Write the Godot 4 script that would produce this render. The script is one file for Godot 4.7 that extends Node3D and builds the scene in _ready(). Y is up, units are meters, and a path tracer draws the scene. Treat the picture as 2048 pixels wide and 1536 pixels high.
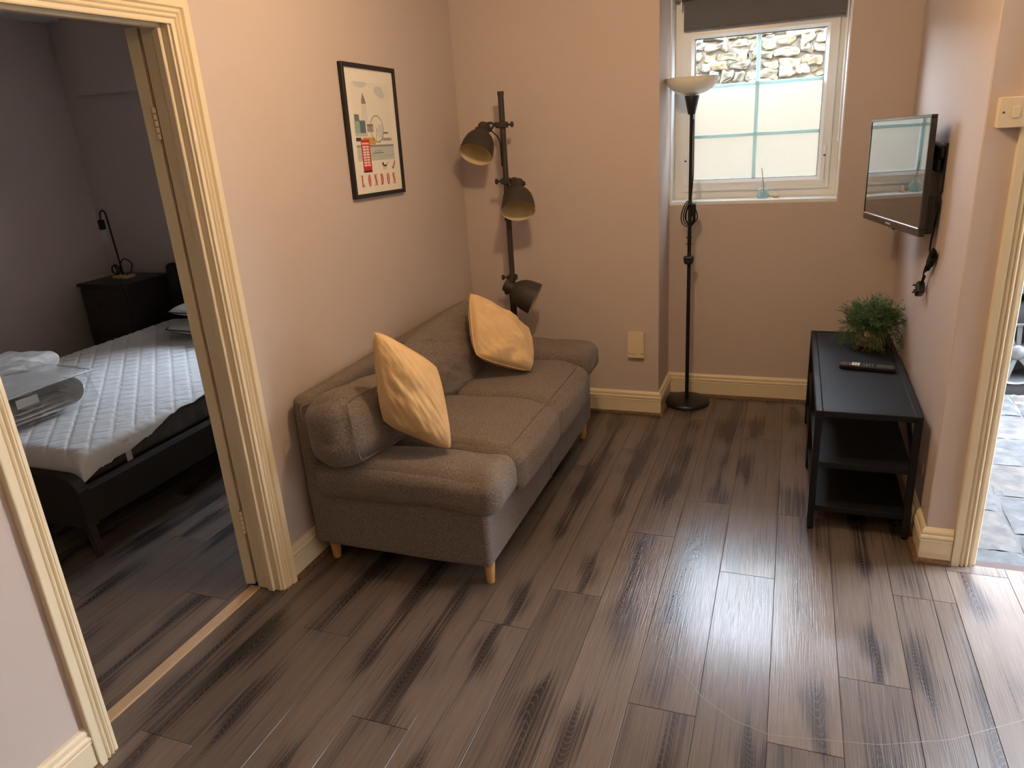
extends Node3D
# A small living room with a doorway into a bedroom on the left and an open outer door on the right.

# ------------------------------------------------------------------ mesh builder
class MB:
	var v := PackedVector3Array()
	var n := PackedVector3Array()
	var uv := PackedVector2Array()
	var xf := Transform3D()

	func tri(a: Vector3, b: Vector3, c: Vector3, na: Vector3, nb: Vector3, nc: Vector3, ua := Vector2(), ub := Vector2(), uc := Vector2()) -> void:
		if (b - a).cross(c - a).length_squared() < 1e-18:
			return
		if (c - a).cross(b - a).dot(na + nb + nc) < 0.0:
			var t := b; b = c; c = t
			t = nb; nb = nc; nc = t
			var w := ub; ub = uc; uc = w
		v.append(xf * a); v.append(xf * b); v.append(xf * c)
		n.append((xf.basis * na).normalized()); n.append((xf.basis * nb).normalized()); n.append((xf.basis * nc).normalized())
		uv.append(ua); uv.append(ub); uv.append(uc)

	func quad(a: Vector3, b: Vector3, c: Vector3, d: Vector3, out: Vector3, u := [Vector2(0, 0), Vector2(1, 0), Vector2(1, 1), Vector2(0, 1)]) -> void:
		var nn := (c - a).cross(d - b).normalized()
		if nn.dot(out) < 0.0:
			nn = -nn
		tri(a, b, c, nn, nn, nn, u[0], u[1], u[2])
		tri(a, c, d, nn, nn, nn, u[0], u[2], u[3])

	# box with chamfered edges
	func box(lo: Vector3, hi: Vector3, ch := 0.002) -> void:
		var c := (lo + hi) / 2.0
		var h := (hi - lo).abs() / 2.0
		ch = minf(ch, minf(h.x, minf(h.y, h.z)) * 0.9)
		for ax in 3:
			for s in [-1.0, 1.0]:
				var a := Vector3(); a[ax] = s
				var b := Vector3(); b[(ax + 1) % 3] = 1.0
				var d := Vector3(); d[(ax + 2) % 3] = 1.0
				var hb: Vector3 = b * (h[(ax + 1) % 3] - ch)
				var hd: Vector3 = d * (h[(ax + 2) % 3] - ch)
				var o: Vector3 = c + a * h[ax]
				quad(o - hb - hd, o + hb - hd, o + hb + hd, o - hb + hd, a)
		if ch <= 0.0:
			return
		for ax in 3:
			var i1 := (ax + 1) % 3
			var i2 := (ax + 2) % 3
			for s1 in [-1.0, 1.0]:
				for s2 in [-1.0, 1.0]:
					var al := Vector3(); al[ax] = h[ax] - ch
					var p := Vector3(); p[i1] = s1 * h[i1]; p[i2] = s2 * (h[i2] - ch)
					var q := Vector3(); q[i1] = s1 * (h[i1] - ch); q[i2] = s2 * h[i2]
					var o2 := Vector3(); o2[i1] = s1; o2[i2] = s2
					quad(c + p - al, c + p + al, c + q + al, c + q - al, o2)
		for sx in [-1.0, 1.0]:
			for sy in [-1.0, 1.0]:
				for sz in [-1.0, 1.0]:
					var s3 := Vector3(sx, sy, sz)
					var k := s3.normalized()
					tri(c + s3 * Vector3(h.x, h.y - ch, h.z - ch), c + s3 * Vector3(h.x - ch, h.y, h.z - ch), c + s3 * Vector3(h.x - ch, h.y - ch, h.z), k, k, k)

	# surface through a grid of points
	func sheet(pts: Array, flip := false, wrap_u := false, wrap_v := false, uvs := Vector2(1, 1)) -> void:
		var nu := pts.size()
		var nv: int = pts[0].size()
		var nn := []
		for i in nu:
			var row := PackedVector3Array()
			for j in nv:
				var i0 := i - 1; var i1 := i + 1; var j0 := j - 1; var j1 := j + 1
				if wrap_u:
					i0 = (i - 1 + nu - 1) % (nu - 1); i1 = (i + 1) % (nu - 1)
				if wrap_v:
					j0 = (j - 1 + nv - 1) % (nv - 1); j1 = (j + 1) % (nv - 1)
				i0 = maxi(i0, 0); i1 = mini(i1, nu - 1); j0 = maxi(j0, 0); j1 = mini(j1, nv - 1)
				var du: Vector3 = pts[i1][j] - pts[i0][j]
				var dv: Vector3 = pts[i][j1] - pts[i][j0]
				if du.length() < 1e-7:
					var jj := 1 if j == 0 else j - 1
					du = pts[i1][jj] - pts[i0][jj]
				if dv.length() < 1e-7:
					var ii := 1 if i == 0 else i - 1
					dv = pts[ii][j1] - pts[ii][j0]
				var c := du.cross(dv).normalized()
				row.append(-c if flip else c)
			nn.append(row)
		for i in nu - 1:
			for j in nv - 1:
				var a := Vector2(float(i) / (nu - 1), float(j) / (nv - 1)) * uvs
				var b := Vector2(float(i + 1) / (nu - 1), float(j + 1) / (nv - 1)) * uvs
				tri(pts[i][j], pts[i + 1][j], pts[i + 1][j + 1], nn[i][j], nn[i + 1][j], nn[i + 1][j + 1], a, Vector2(b.x, a.y), b)
				tri(pts[i][j], pts[i + 1][j + 1], pts[i][j + 1], nn[i][j], nn[i + 1][j + 1], nn[i][j + 1], a, b, Vector2(a.x, b.y))

	# turned profile: points (radius, height) around the y axis at c
	func lathe(prof: Array, c := Vector3.ZERO, seg := 32) -> void:
		for k in prof.size() - 1:
			var p: Vector2 = prof[k]
			var q: Vector2 = prof[k + 1]
			var t := (q - p).normalized()
			var m := Vector2(t.y, -t.x)
			var m0 := m
			var m1 := m
			if k > 0:
				var tp: Vector2 = (p - prof[k - 1]).normalized()
				if tp.dot(t) > 0.75:
					m0 = (m + Vector2(tp.y, -tp.x)).normalized()
			if k < prof.size() - 2:
				var tn: Vector2 = (prof[k + 2] - q).normalized()
				if tn.dot(t) > 0.75:
					m1 = (m + Vector2(tn.y, -tn.x)).normalized()
			for i in seg:
				var a := TAU * i / seg
				var b := TAU * (i + 1) / seg
				var ca := Vector3(cos(a), 0, sin(a)); var cb := Vector3(cos(b), 0, sin(b))
				var P := c + ca * p.x + Vector3.UP * p.y; var Q := c + ca * q.x + Vector3.UP * q.y
				var R := c + cb * q.x + Vector3.UP * q.y; var S := c + cb * p.x + Vector3.UP * p.y
				var nP := ca * m0.x + Vector3.UP * m0.y; var nQ := ca * m1.x + Vector3.UP * m1.y
				var nR := cb * m1.x + Vector3.UP * m1.y; var nS := cb * m0.x + Vector3.UP * m0.y
				tri(P, Q, R, nP, nQ, nR); tri(P, R, S, nP, nR, nS)

	# round tube along points
	func tube(p: Array, r: float, seg := 10, caps := true, r_end := -1.0) -> void:
		var rows := []
		var up := Vector3.UP
		for i in p.size():
			var d: Vector3 = (p[mini(i + 1, p.size() - 1)] - p[maxi(i - 1, 0)]).normalized()
			if i == 0 and absf(d.dot(up)) > 0.95:
				up = Vector3.RIGHT
			var s := d.cross(up).normalized()
			up = s.cross(d).normalized()
			var rr := r if r_end < 0.0 else lerpf(r, r_end, float(i) / (p.size() - 1))
			var row := PackedVector3Array()
			for k in seg + 1:
				var a := TAU * k / seg
				row.append(p[i] + (s * cos(a) + up * sin(a)) * rr)
			rows.append(row)
			if caps and (i == 0 or i == p.size() - 1):
				var o := -d if i == 0 else d
				for k in seg:
					tri(p[i], row[k], row[k + 1], o, o, o)
		# normals point away from the axis
		for i in p.size() - 1:
			for k in seg:
				var a: Vector3 = rows[i][k]; var b: Vector3 = rows[i + 1][k]; var c: Vector3 = rows[i + 1][k + 1]; var d2: Vector3 = rows[i][k + 1]
				var na: Vector3 = (a - p[i]).normalized(); var nb: Vector3 = (b - p[i + 1]).normalized(); var nc: Vector3 = (c - p[i + 1]).normalized(); var nd: Vector3 = (d2 - p[i]).normalized()
				tri(a, b, c, na, nb, nc); tri(a, c, d2, na, nc, nd)

	# polygon (x, y) pushed out along z from z0 to z1
	func prism(poly: PackedVector2Array, z0: float, z1: float) -> void:
		var ix := Geometry2D.triangulate_polygon(poly)
		for k in ix.size() / 3:
			var a := poly[ix[k * 3]]; var b := poly[ix[k * 3 + 1]]; var c := poly[ix[k * 3 + 2]]
			for z in [z0, z1]:
				var o := Vector3(0, 0, signf(z - (z0 + z1) / 2))
				tri(Vector3(a.x, a.y, z), Vector3(b.x, b.y, z), Vector3(c.x, c.y, z), o, o, o, a, b, c)
		var cw := Geometry2D.is_polygon_clockwise(poly)
		for k in poly.size():
			var a := poly[k]; var b := poly[(k + 1) % poly.size()]
			var o := Vector3(b.y - a.y, a.x - b.x, 0) * (-1.0 if cw else 1.0)
			quad(Vector3(a.x, a.y, z0), Vector3(b.x, b.y, z0), Vector3(b.x, b.y, z1), Vector3(a.x, a.y, z1), o)

	# rounded box, bent by f(point, cube point)
	func rbox(size: Vector3, r: float, nin: int, f: Callable, edge := 4) -> void:
		var h := size / 2.0
		r = minf(r, minf(h.x, minf(h.y, h.z)) * 0.999)
		var inner := h - Vector3.ONE * r
		var at := func(c: Vector3) -> Vector3:
			var p := c * h
			var q := p.clamp(-inner, inner)
			var d := p - q
			# even out the rounded corner
			return f.call(q + d.normalized() * r, c)
		var par := []
		for ax in 3:
			var l := PackedFloat32Array()
			var e := r / h[ax]
			for k in edge:
				l.append(-1.0 + e * (1.0 - tan((1.0 - float(k) / edge) * PI / 4.0)))
			for k in nin + 1:
				l.append(lerpf(-1.0 + e, 1.0 - e, float(k) / nin))
			for k in edge:
				l.append(1.0 - e * (1.0 - tan(float(k + 1) / edge * PI / 4.0)))
			par.append(l)
		for ax in 3:
			var i1 := (ax + 1) % 3
			var i2 := (ax + 2) % 3
			for s in [-1.0, 1.0]:
				var P := []
				var N := []
				for a in par[i1]:
					var row := PackedVector3Array()
					var nrow := PackedVector3Array()
					for b in par[i2]:
						var c := Vector3(); c[ax] = s; c[i1] = a; c[i2] = b
						var da := Vector3(); da[i1] = 0.004
						var db := Vector3(); db[i2] = 0.004
						row.append(at.call(c))
						var g: Vector3 = (at.call(c + da) - at.call(c - da)).cross(at.call(c + db) - at.call(c - db)).normalized()
						nrow.append(g * s)
					P.append(row); N.append(nrow)
				for i in P.size() - 1:
					for j in P[0].size() - 1:
						tri(P[i][j], P[i + 1][j], P[i + 1][j + 1], N[i][j], N[i + 1][j], N[i + 1][j + 1], Vector2(i, j), Vector2(i + 1, j), Vector2(i + 1, j + 1))
						tri(P[i][j], P[i + 1][j + 1], P[i][j + 1], N[i][j], N[i + 1][j + 1], N[i][j + 1], Vector2(i, j), Vector2(i + 1, j + 1), Vector2(i, j + 1))

	func rbox_at(c: Vector3, size: Vector3, r: float) -> void:
		rbox(size, r, 4, func(p: Vector3, _q: Vector3) -> Vector3: return p + c)

	func commit(origin: Vector3) -> ArrayMesh:
		var vv := v
		if origin != Vector3.ZERO:
			vv = PackedVector3Array()
			for p in v:
				vv.append(p - origin)
		var a := []
		a.resize(Mesh.ARRAY_MAX)
		a[Mesh.ARRAY_VERTEX] = vv
		a[Mesh.ARRAY_NORMAL] = n
		a[Mesh.ARRAY_TEX_UV] = uv
		var m := ArrayMesh.new()
		m.add_surface_from_arrays(Mesh.PRIMITIVE_TRIANGLES, a)
		return m

# ------------------------------------------------------------------ helpers
var rng := RandomNumberGenerator.new()
var taken := {}
var M := {}

func numbered(called: String) -> String:
	if not taken.has(called):
		taken[called] = 0
		return called
	taken[called] += 1
	return "%s_%03d" % [called, taken[called]]

func thing(called: String, label: String, category: String, at: Vector3, group := "", kind := "") -> Node3D:
	var o := Node3D.new()
	o.name = numbered(called)
	add_child(o)
	o.position = at
	o.set_meta("label", label)
	o.set_meta("category", category)
	if group: o.set_meta("group", group)
	if kind: o.set_meta("kind", kind)
	return o

func base_of(o: Node3D) -> Vector3:
	return o.position if o.get_parent() == self else base_of(o.get_parent()) + o.position

func part(parent: Node3D, called: String, mb: MB, mat: Material, label := "", kind := "") -> MeshInstance3D:
	var m := MeshInstance3D.new()
	m.name = called
	m.mesh = mb.commit(base_of(parent))
	m.material_override = mat
	if label: m.set_meta("label", label)
	if kind: m.set_meta("kind", kind)
	parent.add_child(m, true)
	return m

func struct(called: String, mb: MB, mat: Material, label: String, category: String) -> MeshInstance3D:
	var m := MeshInstance3D.new()
	m.name = numbered(called)
	m.mesh = mb.commit(Vector3.ZERO)
	m.material_override = mat
	m.set_meta("kind", "structure")
	m.set_meta("label", label)
	m.set_meta("category", category)
	add_child(m)
	return m

func bx(lo: Vector3, hi: Vector3, ch := 0.002) -> MB:
	var b := MB.new()
	b.box(lo, hi, ch)
	return b

func col(r: float, g: float, b: float, a := 1.0) -> Color:
	return Color(r / 255.0, g / 255.0, b / 255.0, a)

func mat(c: Color, rough := 0.6, spec := 0.5, metal := 0.0) -> StandardMaterial3D:
	var m := StandardMaterial3D.new()
	m.albedo_color = c
	m.roughness = rough
	m.metallic_specular = spec
	m.metallic = metal
	return m

func noise(freq: float, sd: int, oct := 3, type := FastNoiseLite.TYPE_SIMPLEX_SMOOTH) -> FastNoiseLite:
	var f := FastNoiseLite.new()
	f.noise_type = type
	f.frequency = freq
	f.seed = sd
	f.fractal_octaves = oct
	f.fractal_type = FastNoiseLite.FRACTAL_FBM if oct > 1 else FastNoiseLite.FRACTAL_NONE
	return f

func tex(w: int, h: int, f: Callable) -> ImageTexture:   # f(x, y) -> Color
	var d := PackedByteArray()
	d.resize(w * h * 3)
	var k := 0
	for y in h:
		for x in w:
			var c: Color = f.call(x, y)
			d[k] = clampi(int(c.r * 255.0), 0, 255); d[k + 1] = clampi(int(c.g * 255.0), 0, 255); d[k + 2] = clampi(int(c.b * 255.0), 0, 255)
			k += 3
	return ImageTexture.create_from_image(Image.create_from_data(w, h, false, Image.FORMAT_RGB8, d))

func triplanar(m: StandardMaterial3D, scale: float, t: Texture2D, bump: Texture2D = null, depth := 0.1) -> StandardMaterial3D:
	m.uv1_triplanar = true
	m.uv1_world_triplanar = true
	m.uv1_scale = Vector3.ONE * scale
	m.uv1_triplanar_sharpness = 4.0
	if t: m.albedo_texture = t
	if bump:
		m.heightmap_enabled = true
		m.heightmap_texture = bump
		m.heightmap_scale = depth
	return m

# sheet of tileable noise as a picture, grey
func noise_tex(size: int, freq: float, sd: int, lo: Color, hi: Color, oct := 4) -> NoiseTexture2D:
	var t := NoiseTexture2D.new()
	t.width = size; t.height = size
	t.seamless = true
	t.noise = noise(freq, sd, oct)
	var g := Gradient.new()
	g.set_color(0, lo); g.set_color(1, hi)
	t.color_ramp = g
	return t

func smooth(p: PackedVector3Array, n: int) -> Array:
	var c := Curve3D.new()
	for q in p:
		c.add_point(q)
	var out := []
	for i in n:
		out.append(c.sample_baked(c.get_baked_length() * i / (n - 1)))
	return out

# points of a smooth line through the given ones
func spline(p: Array, per := 8) -> Array:
	var out := []
	for i in p.size() - 1:
		var a: Vector3 = p[maxi(i - 1, 0)]
		var b: Vector3 = p[i]
		var c: Vector3 = p[i + 1]
		var d: Vector3 = p[mini(i + 2, p.size() - 1)]
		for k in per:
			out.append(b.cubic_interpolate(c, a, d, float(k) / per))
	out.append(p[-1])
	return out

# profile of (out, up) points swept along a plan polyline with mitred corners; the room is on the left of the path
func mitred(path: Array, k: int, off: float) -> Vector2:
	var p: Vector2 = path[k]
	var nrm := func(i: int) -> Vector2:
		var d: Vector2 = (path[i + 1] - path[i]).normalized()
		return Vector2(-d.y, d.x)
	if k == 0:
		return p + nrm.call(0) * off
	if k == path.size() - 1:
		return p + nrm.call(k - 1) * off
	var a: Vector2 = nrm.call(k - 1)
	var b: Vector2 = nrm.call(k)
	var s := (a + b).normalized()
	return p + s * off / maxf(s.dot(a), 0.2)

func skirting(path: Array, k: int, prof: Array) -> MB:
	var b := MB.new()
	for i in prof.size() - 1:
		var p: Vector2 = prof[i]
		var q: Vector2 = prof[i + 1]
		var A := mitred(path, k, p.x); var B := mitred(path, k + 1, p.x)
		var C := mitred(path, k + 1, q.x); var D := mitred(path, k, q.x)
		var d: Vector2 = (path[k + 1] - path[k]).normalized()
		var inward := Vector3(-d.y, 0, d.x)
		var t := (q - p).normalized()
		b.quad(Vector3(A.x, p.y, A.y), Vector3(B.x, p.y, B.y), Vector3(C.x, q.y, C.y), Vector3(D.x, q.y, D.y), inward * t.y + Vector3.UP * -t.x)
	return b

# three-sided door casing lying on a wall; at(a, b, t) turns (along, up, out) into a point
func casing(side: int, a0: float, a1: float, top: float, prof: Array, at: Callable, out: Vector3) -> MB:
	var b := MB.new()
	var c: Vector3 = at.call((a0 + a1) / 2, top / 2, 0.0)
	for i in prof.size() - 1:
		var P := []
		for k in 2:
			var d: float = prof[i + k].x
			var line := [Vector2(a0 - d, 0), Vector2(a0 - d, top + d), Vector2(a1 + d, top + d), Vector2(a1 + d, 0)]
			P.append(at.call(line[side].x, line[side].y, prof[i + k].y))
			P.append(at.call(line[side + 1].x, line[side + 1].y, prof[i + k].y))
		var mid: Vector3 = (P[0] + P[1] + P[2] + P[3]) / 4
		var t: Vector2 = (prof[i + 1] - prof[i]).normalized()
		var away := mid - c
		away -= out * away.dot(out)
		if side == 1: away = Vector3(0, away.y, 0)
		else: away.y = 0
		away = away.normalized()
		b.quad(P[0], P[1], P[3], P[2], out * t.x - away * t.y)
	return b

# ------------------------------------------------------------------ scene
const XW := -1.715      # left wall
const ZB := -3.84       # back wall
const XR := -0.635      # side of the window recess
const ZW := -4.19       # window wall
const XT := 0.525       # wall with the television
const ZF := -2.65       # wall with the outer door
const CEIL := 2.42

func _ready() -> void:
	rng.seed = 11
	# camera
	var cam := Camera3D.new()
	cam.name = "camera"
	cam.fov = rad_to_deg(2.0 * atan(768.0 / 1460.26))
	cam.rotation_order = EULER_ORDER_YXZ
	cam.rotation_degrees = Vector3(-19.628, 21.43, -3.905)
	cam.position = Vector3(0, 1.6, 0)
	cam.near = 0.05
	add_child(cam)
	cam.current = true
	# sky and exposure
	var we := WorldEnvironment.new()
	we.name = "environment"
	var env := Environment.new()
	env.background_mode = Environment.BG_SKY
	var sky := Sky.new()
	var ps := ProceduralSkyMaterial.new()
	ps.sky_top_color = col(208, 222, 242)
	ps.sky_horizon_color = col(234, 240, 246)
	ps.ground_bottom_color = col(120, 118, 112)
	ps.ground_horizon_color = col(190, 190, 186)
	sky.sky_material = ps
	env.sky = sky
	env.background_energy_multiplier = 48.0
	env.ambient_light_source = Environment.AMBIENT_SOURCE_DISABLED
	env.tonemap_mode = Environment.TONE_MAPPER_LINEAR
	env.tonemap_exposure = 1.0
	env.sdfgi_enabled = true
	env.ssao_enabled = true
	env.ssil_enabled = true
	we.environment = env
	add_child(we)
	materials()
	shell()
	floors()
	trims()
	window_and_blind()
	outside()
	ceiling_lights()
	sofa()
	cream_pillows()
	spot_lamp()
	uplighter()
	tv_bench()
	television()
	plant()
	poster()
	wall_fittings()
	bedroom()

# ------------------------------------------------------------------ materials
func materials() -> void:
	var paint := noise_tex(256, 0.03, 5, col(120, 120, 120), col(136, 136, 136), 4)
	M.wall = triplanar(mat(col(203, 187, 178), 0.62, 0.4), 2.2, null, paint, 0.12)
	M.ceiling = mat(col(232, 228, 220), 0.8, 0.3)
	M.trim = triplanar(mat(col(233, 217, 184), 0.3, 0.5), 9.0, null, noise_tex(256, 0.02, 9, col(110, 110, 110), col(145, 145, 145), 3), 0.04)
	M.upvc = mat(col(243, 245, 243), 0.3, 0.5)
	M.reveal = mat(col(240, 242, 242), 0.55, 0.4)
	M.black_metal = triplanar(mat(col(24, 24, 25), 0.55, 0.32), 30.0, null, noise_tex(128, 0.08, 3, Color(0.4, 0.4, 0.4), Color(0.6, 0.6, 0.6), 2), 0.01)
	M.graphite = mat(col(62, 55, 49), 0.55, 0.4)
	M.black_plastic = mat(col(22, 22, 23), 0.38, 0.5)
	M.cord = mat(col(20, 20, 20), 0.5, 0.4)
	M.chrome = mat(col(205, 205, 205), 0.25, 0.5, 1.0)
	M.brass = mat(col(196, 182, 140), 0.4, 0.5, 0.6)
	M.oak_leg = mat(col(205, 158, 92), 0.45, 0.45)
	# woven sofa cloth
	var wn := noise(0.05, 21, 2)
	var wf := noise(0.4, 22, 1)
	var weave := tex(256, 256, func(x: int, y: int) -> Color:
		var s := sin(x * TAU / 4.0) * 0.5 + sin(y * TAU / 4.0) * 0.5
		var g := wf.get_noise_2d(x * 2.0, y * 0.35) * 0.55 + wf.get_noise_2d(x * 0.35 + 300.0, y * 2.0) * 0.55 + wn.get_noise_2d(x, y) * 0.05
		var l := 0.80 + 0.12 * s * 0.5 + 0.34 * g
		return Color(l, l * 0.985, l * 0.97))
	M.sofa = triplanar(mat(col(146, 134, 125), 0.92, 0.25), 3.2, weave, weave, 0.12)
	M.sofa.rim_enabled = true
	M.sofa.rim = 0.35
	M.sofa.rim_tint = 0.4
	var vel := noise_tex(256, 0.015, 31, col(235, 235, 235), col(255, 255, 255), 4)
	M.velvet = triplanar(mat(col(226, 190, 140), 0.75, 0.3), 2.5, vel)
	M.velvet.rim_enabled = true
	M.velvet.rim = 0.5
	M.velvet.rim_tint = 0.5
	M.blind = triplanar(mat(col(108, 108, 110), 0.9, 0.2), 12.0, null, noise_tex(128, 0.2, 41, Color(0.4, 0.4, 0.4), Color(0.6, 0.6, 0.6), 2), 0.02)
	M.zip = mat(col(74, 58, 44), 0.6)

# ------------------------------------------------------------------ room shell
func shell() -> void:
	var T := 0.115
	# left wall with the doorway to the bedroom, in one piece of masonry
	var b := MB.new()
	b.box(Vector3(XW - T, 0, -1.07), Vector3(XW, CEIL, 2.0), 0)
	b.box(Vector3(XW - T, 0, -4.5), Vector3(XW, CEIL, -1.87), 0)
	b.box(Vector3(XW - T, 1.955, -1.87), Vector3(XW, CEIL, -1.07), 0)
	struct("wall_left", b, M.wall, "pale pink left wall with the doorway to the bedroom", "wall")
	b = MB.new()
	b.box(Vector3(XW, 0, -4.5), Vector3(XR, CEIL, ZB), 0)
	struct("wall_back", b, M.wall, "pale pink back wall behind the spot lamp beside the window recess", "wall")
	b = MB.new()
	var zo := -4.5
	b.box(Vector3(XR, 0, zo), Vector3(XT + 0.13, 1.13, ZW), 0)
	b.box(Vector3(0.22, 1.13, zo), Vector3(XT + 0.13, 2.14, ZW), 0)
	b.box(Vector3(XR, 2.14, zo), Vector3(XT + 0.13, CEIL, ZW), 0)
	struct("wall_window", b, M.wall, "pale pink wall of the recess below and beside the window", "wall")
	struct("wall_right", bx(Vector3(XT, 0, ZW), Vector3(XT + 0.13, CEIL, ZF), 0.004), M.wall, "pale pink wall that carries the television", "wall")
	b = MB.new()
	b.box(Vector3(XT + 0.13, 0, ZF - 0.13), Vector3(0.69, CEIL, ZF), 0)
	b.box(Vector3(0.69, 2.06, ZF - 0.13), Vector3(1.52, CEIL, ZF), 0)
	b.box(Vector3(1.52, 0, ZF - 0.13), Vector3(2.3, CEIL, ZF), 0)
	struct("wall_front", b, M.wall, "pale pink wall round the open outer door", "wall")
	b = MB.new()
	b.box(Vector3(2.2, 0, -1.2), Vector3(2.35, CEIL, 2.0), 0)
	b.box(Vector3(2.2, 0, ZF), Vector3(2.35, CEIL, -2.3), 0)
	b.box(Vector3(2.2, 0, -2.3), Vector3(2.35, 0.95, -1.2), 0)
	b.box(Vector3(2.2, 2.05, -2.3), Vector3(2.35, CEIL, -1.2), 0)
	struct("wall_side", b, M.wall, "pale pink wall on the far right side of the room", "wall")
	struct("wall_near", bx(Vector3(XW - T, 0, 2.0), Vector3(2.35, CEIL, 2.15), 0), M.wall, "pale pink wall behind the viewer", "wall")
	b = MB.new()
	b.box(Vector3(-4.9, CEIL, -4.5), Vector3(XT + 0.13, CEIL + 0.16, 2.15), 0)
	b.box(Vector3(XT + 0.13, CEIL, ZF - 0.13), Vector3(2.35, CEIL + 0.16, 2.15), 0)
	struct("ceiling", b, M.ceiling, "plain white ceiling over the rooms", "ceiling")

# ------------------------------------------------------------------ floors
const PW := 0.1905
const PL := 1.235
func wood_textures() -> Array:
	var out := []
	for k in 7:
		var big := noise(0.011, 100 + k, 3)
		var fine := noise(0.12, 200 + k, 2)
		var wob := noise(0.006, 300 + k, 2)
		var kn := noise(0.02, 400 + k, 2)
		var u0 := rng.randf_range(40.0, 150.0)
		var bow := rng.randf_range(0.6, 1.5) * (1.0 if rng.randf() < 0.5 else -1.0)
		var stretch := rng.randf_range(0.035, 0.06)
		var tone := rng.randf_range(-0.035, 0.035)
		var W := 192
		var H := 1152
		var ca := PackedByteArray(); ca.resize(W * H * 3)
		var ch := PackedByteArray(); ch.resize(W * H)
		var i := 0
		for y in H:
			var mid := u0 + wob.get_noise_2d(y * 0.3, 50.0) * 34.0
			var wide := 66.0 + 60.0 * wob.get_noise_2d(y * 0.4, 250.0)
			var much := clampf(0.6 + 1.6 * wob.get_noise_2d(y * 0.26, 450.0), 0.0, 1.0)
			for x in W:
				var fx := float(x)
				var fy := float(y)
				var du := fx - mid
				var band := 1.0 - absf(du) / wide
				var st := fine.get_noise_2d(fx * 0.9, fy * 0.012)
				var st2 := fine.get_noise_2d(fx * 4.5 + 90.0, fy * 0.05)
				var d := maxf(band, 0.0) * much * 0.8 + 0.55 * st + 0.45 * big.get_noise_2d(fx * 0.8, fy * 0.05) + 0.12 * st2
				d = smoothstep(0.0, 0.85, d)
				# nested arches of the grain
				var arch := fy * stretch + du * du * 0.0042 * bow + kn.get_noise_2d(fx * 0.3, fy * 0.05) * 1.6
				var w := absf(fposmod(arch, 1.0) - 0.5) * 2.0
				var line := (smoothstep(0.55, 1.0, w) - 0.35) * smoothstep(0.30, 0.85, d) * smoothstep(-0.3, 0.5, band)
				var l := 0.405 + tone - d * 0.185 + st * 0.035 + st2 * 0.045 + line * 0.085
				ca[i * 3] = clampi(int(l * 1.02 * 255.0), 0, 255)
				ca[i * 3 + 1] = clampi(int(l * 0.895 * 255.0), 0, 255)
				ca[i * 3 + 2] = clampi(int(l * (0.80 + 0.06 * d) * 255.0), 0, 255)
				ch[i] = clampi(int((0.55 + st2 * 0.5 + st * 0.25 - line * 0.25) * 255.0), 0, 255)
				i += 1
		var m := mat(Color.WHITE, 0.25, 0.42)
		m.albedo_texture = ImageTexture.create_from_image(Image.create_from_data(W, H, false, Image.FORMAT_RGB8, ca))
		m.heightmap_enabled = true
		m.heightmap_texture = ImageTexture.create_from_image(Image.create_from_data(W, H, false, Image.FORMAT_L8, ch))
		m.heightmap_scale = 0.06
		m.clearcoat_enabled = true
		m.clearcoat = 0.25
		m.clearcoat_roughness = 0.16
		out.append(m)
	return out

func plank_mesh(len: float, wid: float, u0: float, flip: bool) -> ArrayMesh:
	# origin at the corner (low x, near z); runs to -z
	var b := MB.new()
	var g := 0.0007
	var c := 0.0006
	var t := 0.0
	var lo := Vector3(g, 0, -len + g)
	var hi := Vector3(wid - g, 0, -g)
	var uvf := func(x: float, z: float) -> Vector2:
		var a := x / PW
		var v := u0 + (-z) / PL
		return Vector2(1.0 - a, -v) if flip else Vector2(a, v)
	var ring := [[lo.x, hi.z], [hi.x, hi.z], [hi.x, lo.z], [lo.x, lo.z]]
	var inn := [[lo.x + c, hi.z - c], [hi.x - c, hi.z - c], [hi.x - c, lo.z + c], [lo.x + c, lo.z + c]]
	b.quad(Vector3(inn[0][0], t, inn[0][1]), Vector3(inn[1][0], t, inn[1][1]), Vector3(inn[2][0], t, inn[2][1]), Vector3(inn[3][0], t, inn[3][1]), Vector3.UP,
		[uvf.call(inn[0][0], inn[0][1]), uvf.call(inn[1][0], inn[1][1]), uvf.call(inn[2][0], inn[2][1]), uvf.call(inn[3][0], inn[3][1])])
	for k in 4:
		var k2 := (k + 1) % 4
		var o := Vector3(inn[k][0] + inn[k2][0] - lo.x - hi.x, 0.0, inn[k][1] + inn[k2][1] - lo.z - hi.z)
		var A := Vector3(inn[k][0], t, inn[k][1]); var B := Vector3(inn[k2][0], t, inn[k2][1])
		var C := Vector3(ring[k2][0], t - c, ring[k2][1]); var D := Vector3(ring[k][0], t - c, ring[k][1])
		var us := [uvf.call(inn[k][0], inn[k][1]), uvf.call(inn[k2][0], inn[k2][1]), uvf.call(ring[k2][0], ring[k2][1]), uvf.call(ring[k][0], ring[k][1])]
		b.quad(A, B, C, D, o.normalized() + Vector3.UP, us)
		b.quad(D, C, C + Vector3.DOWN * 0.006, D + Vector3.DOWN * 0.006, o, us)
	return b.commit(Vector3.ZERO)

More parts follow.
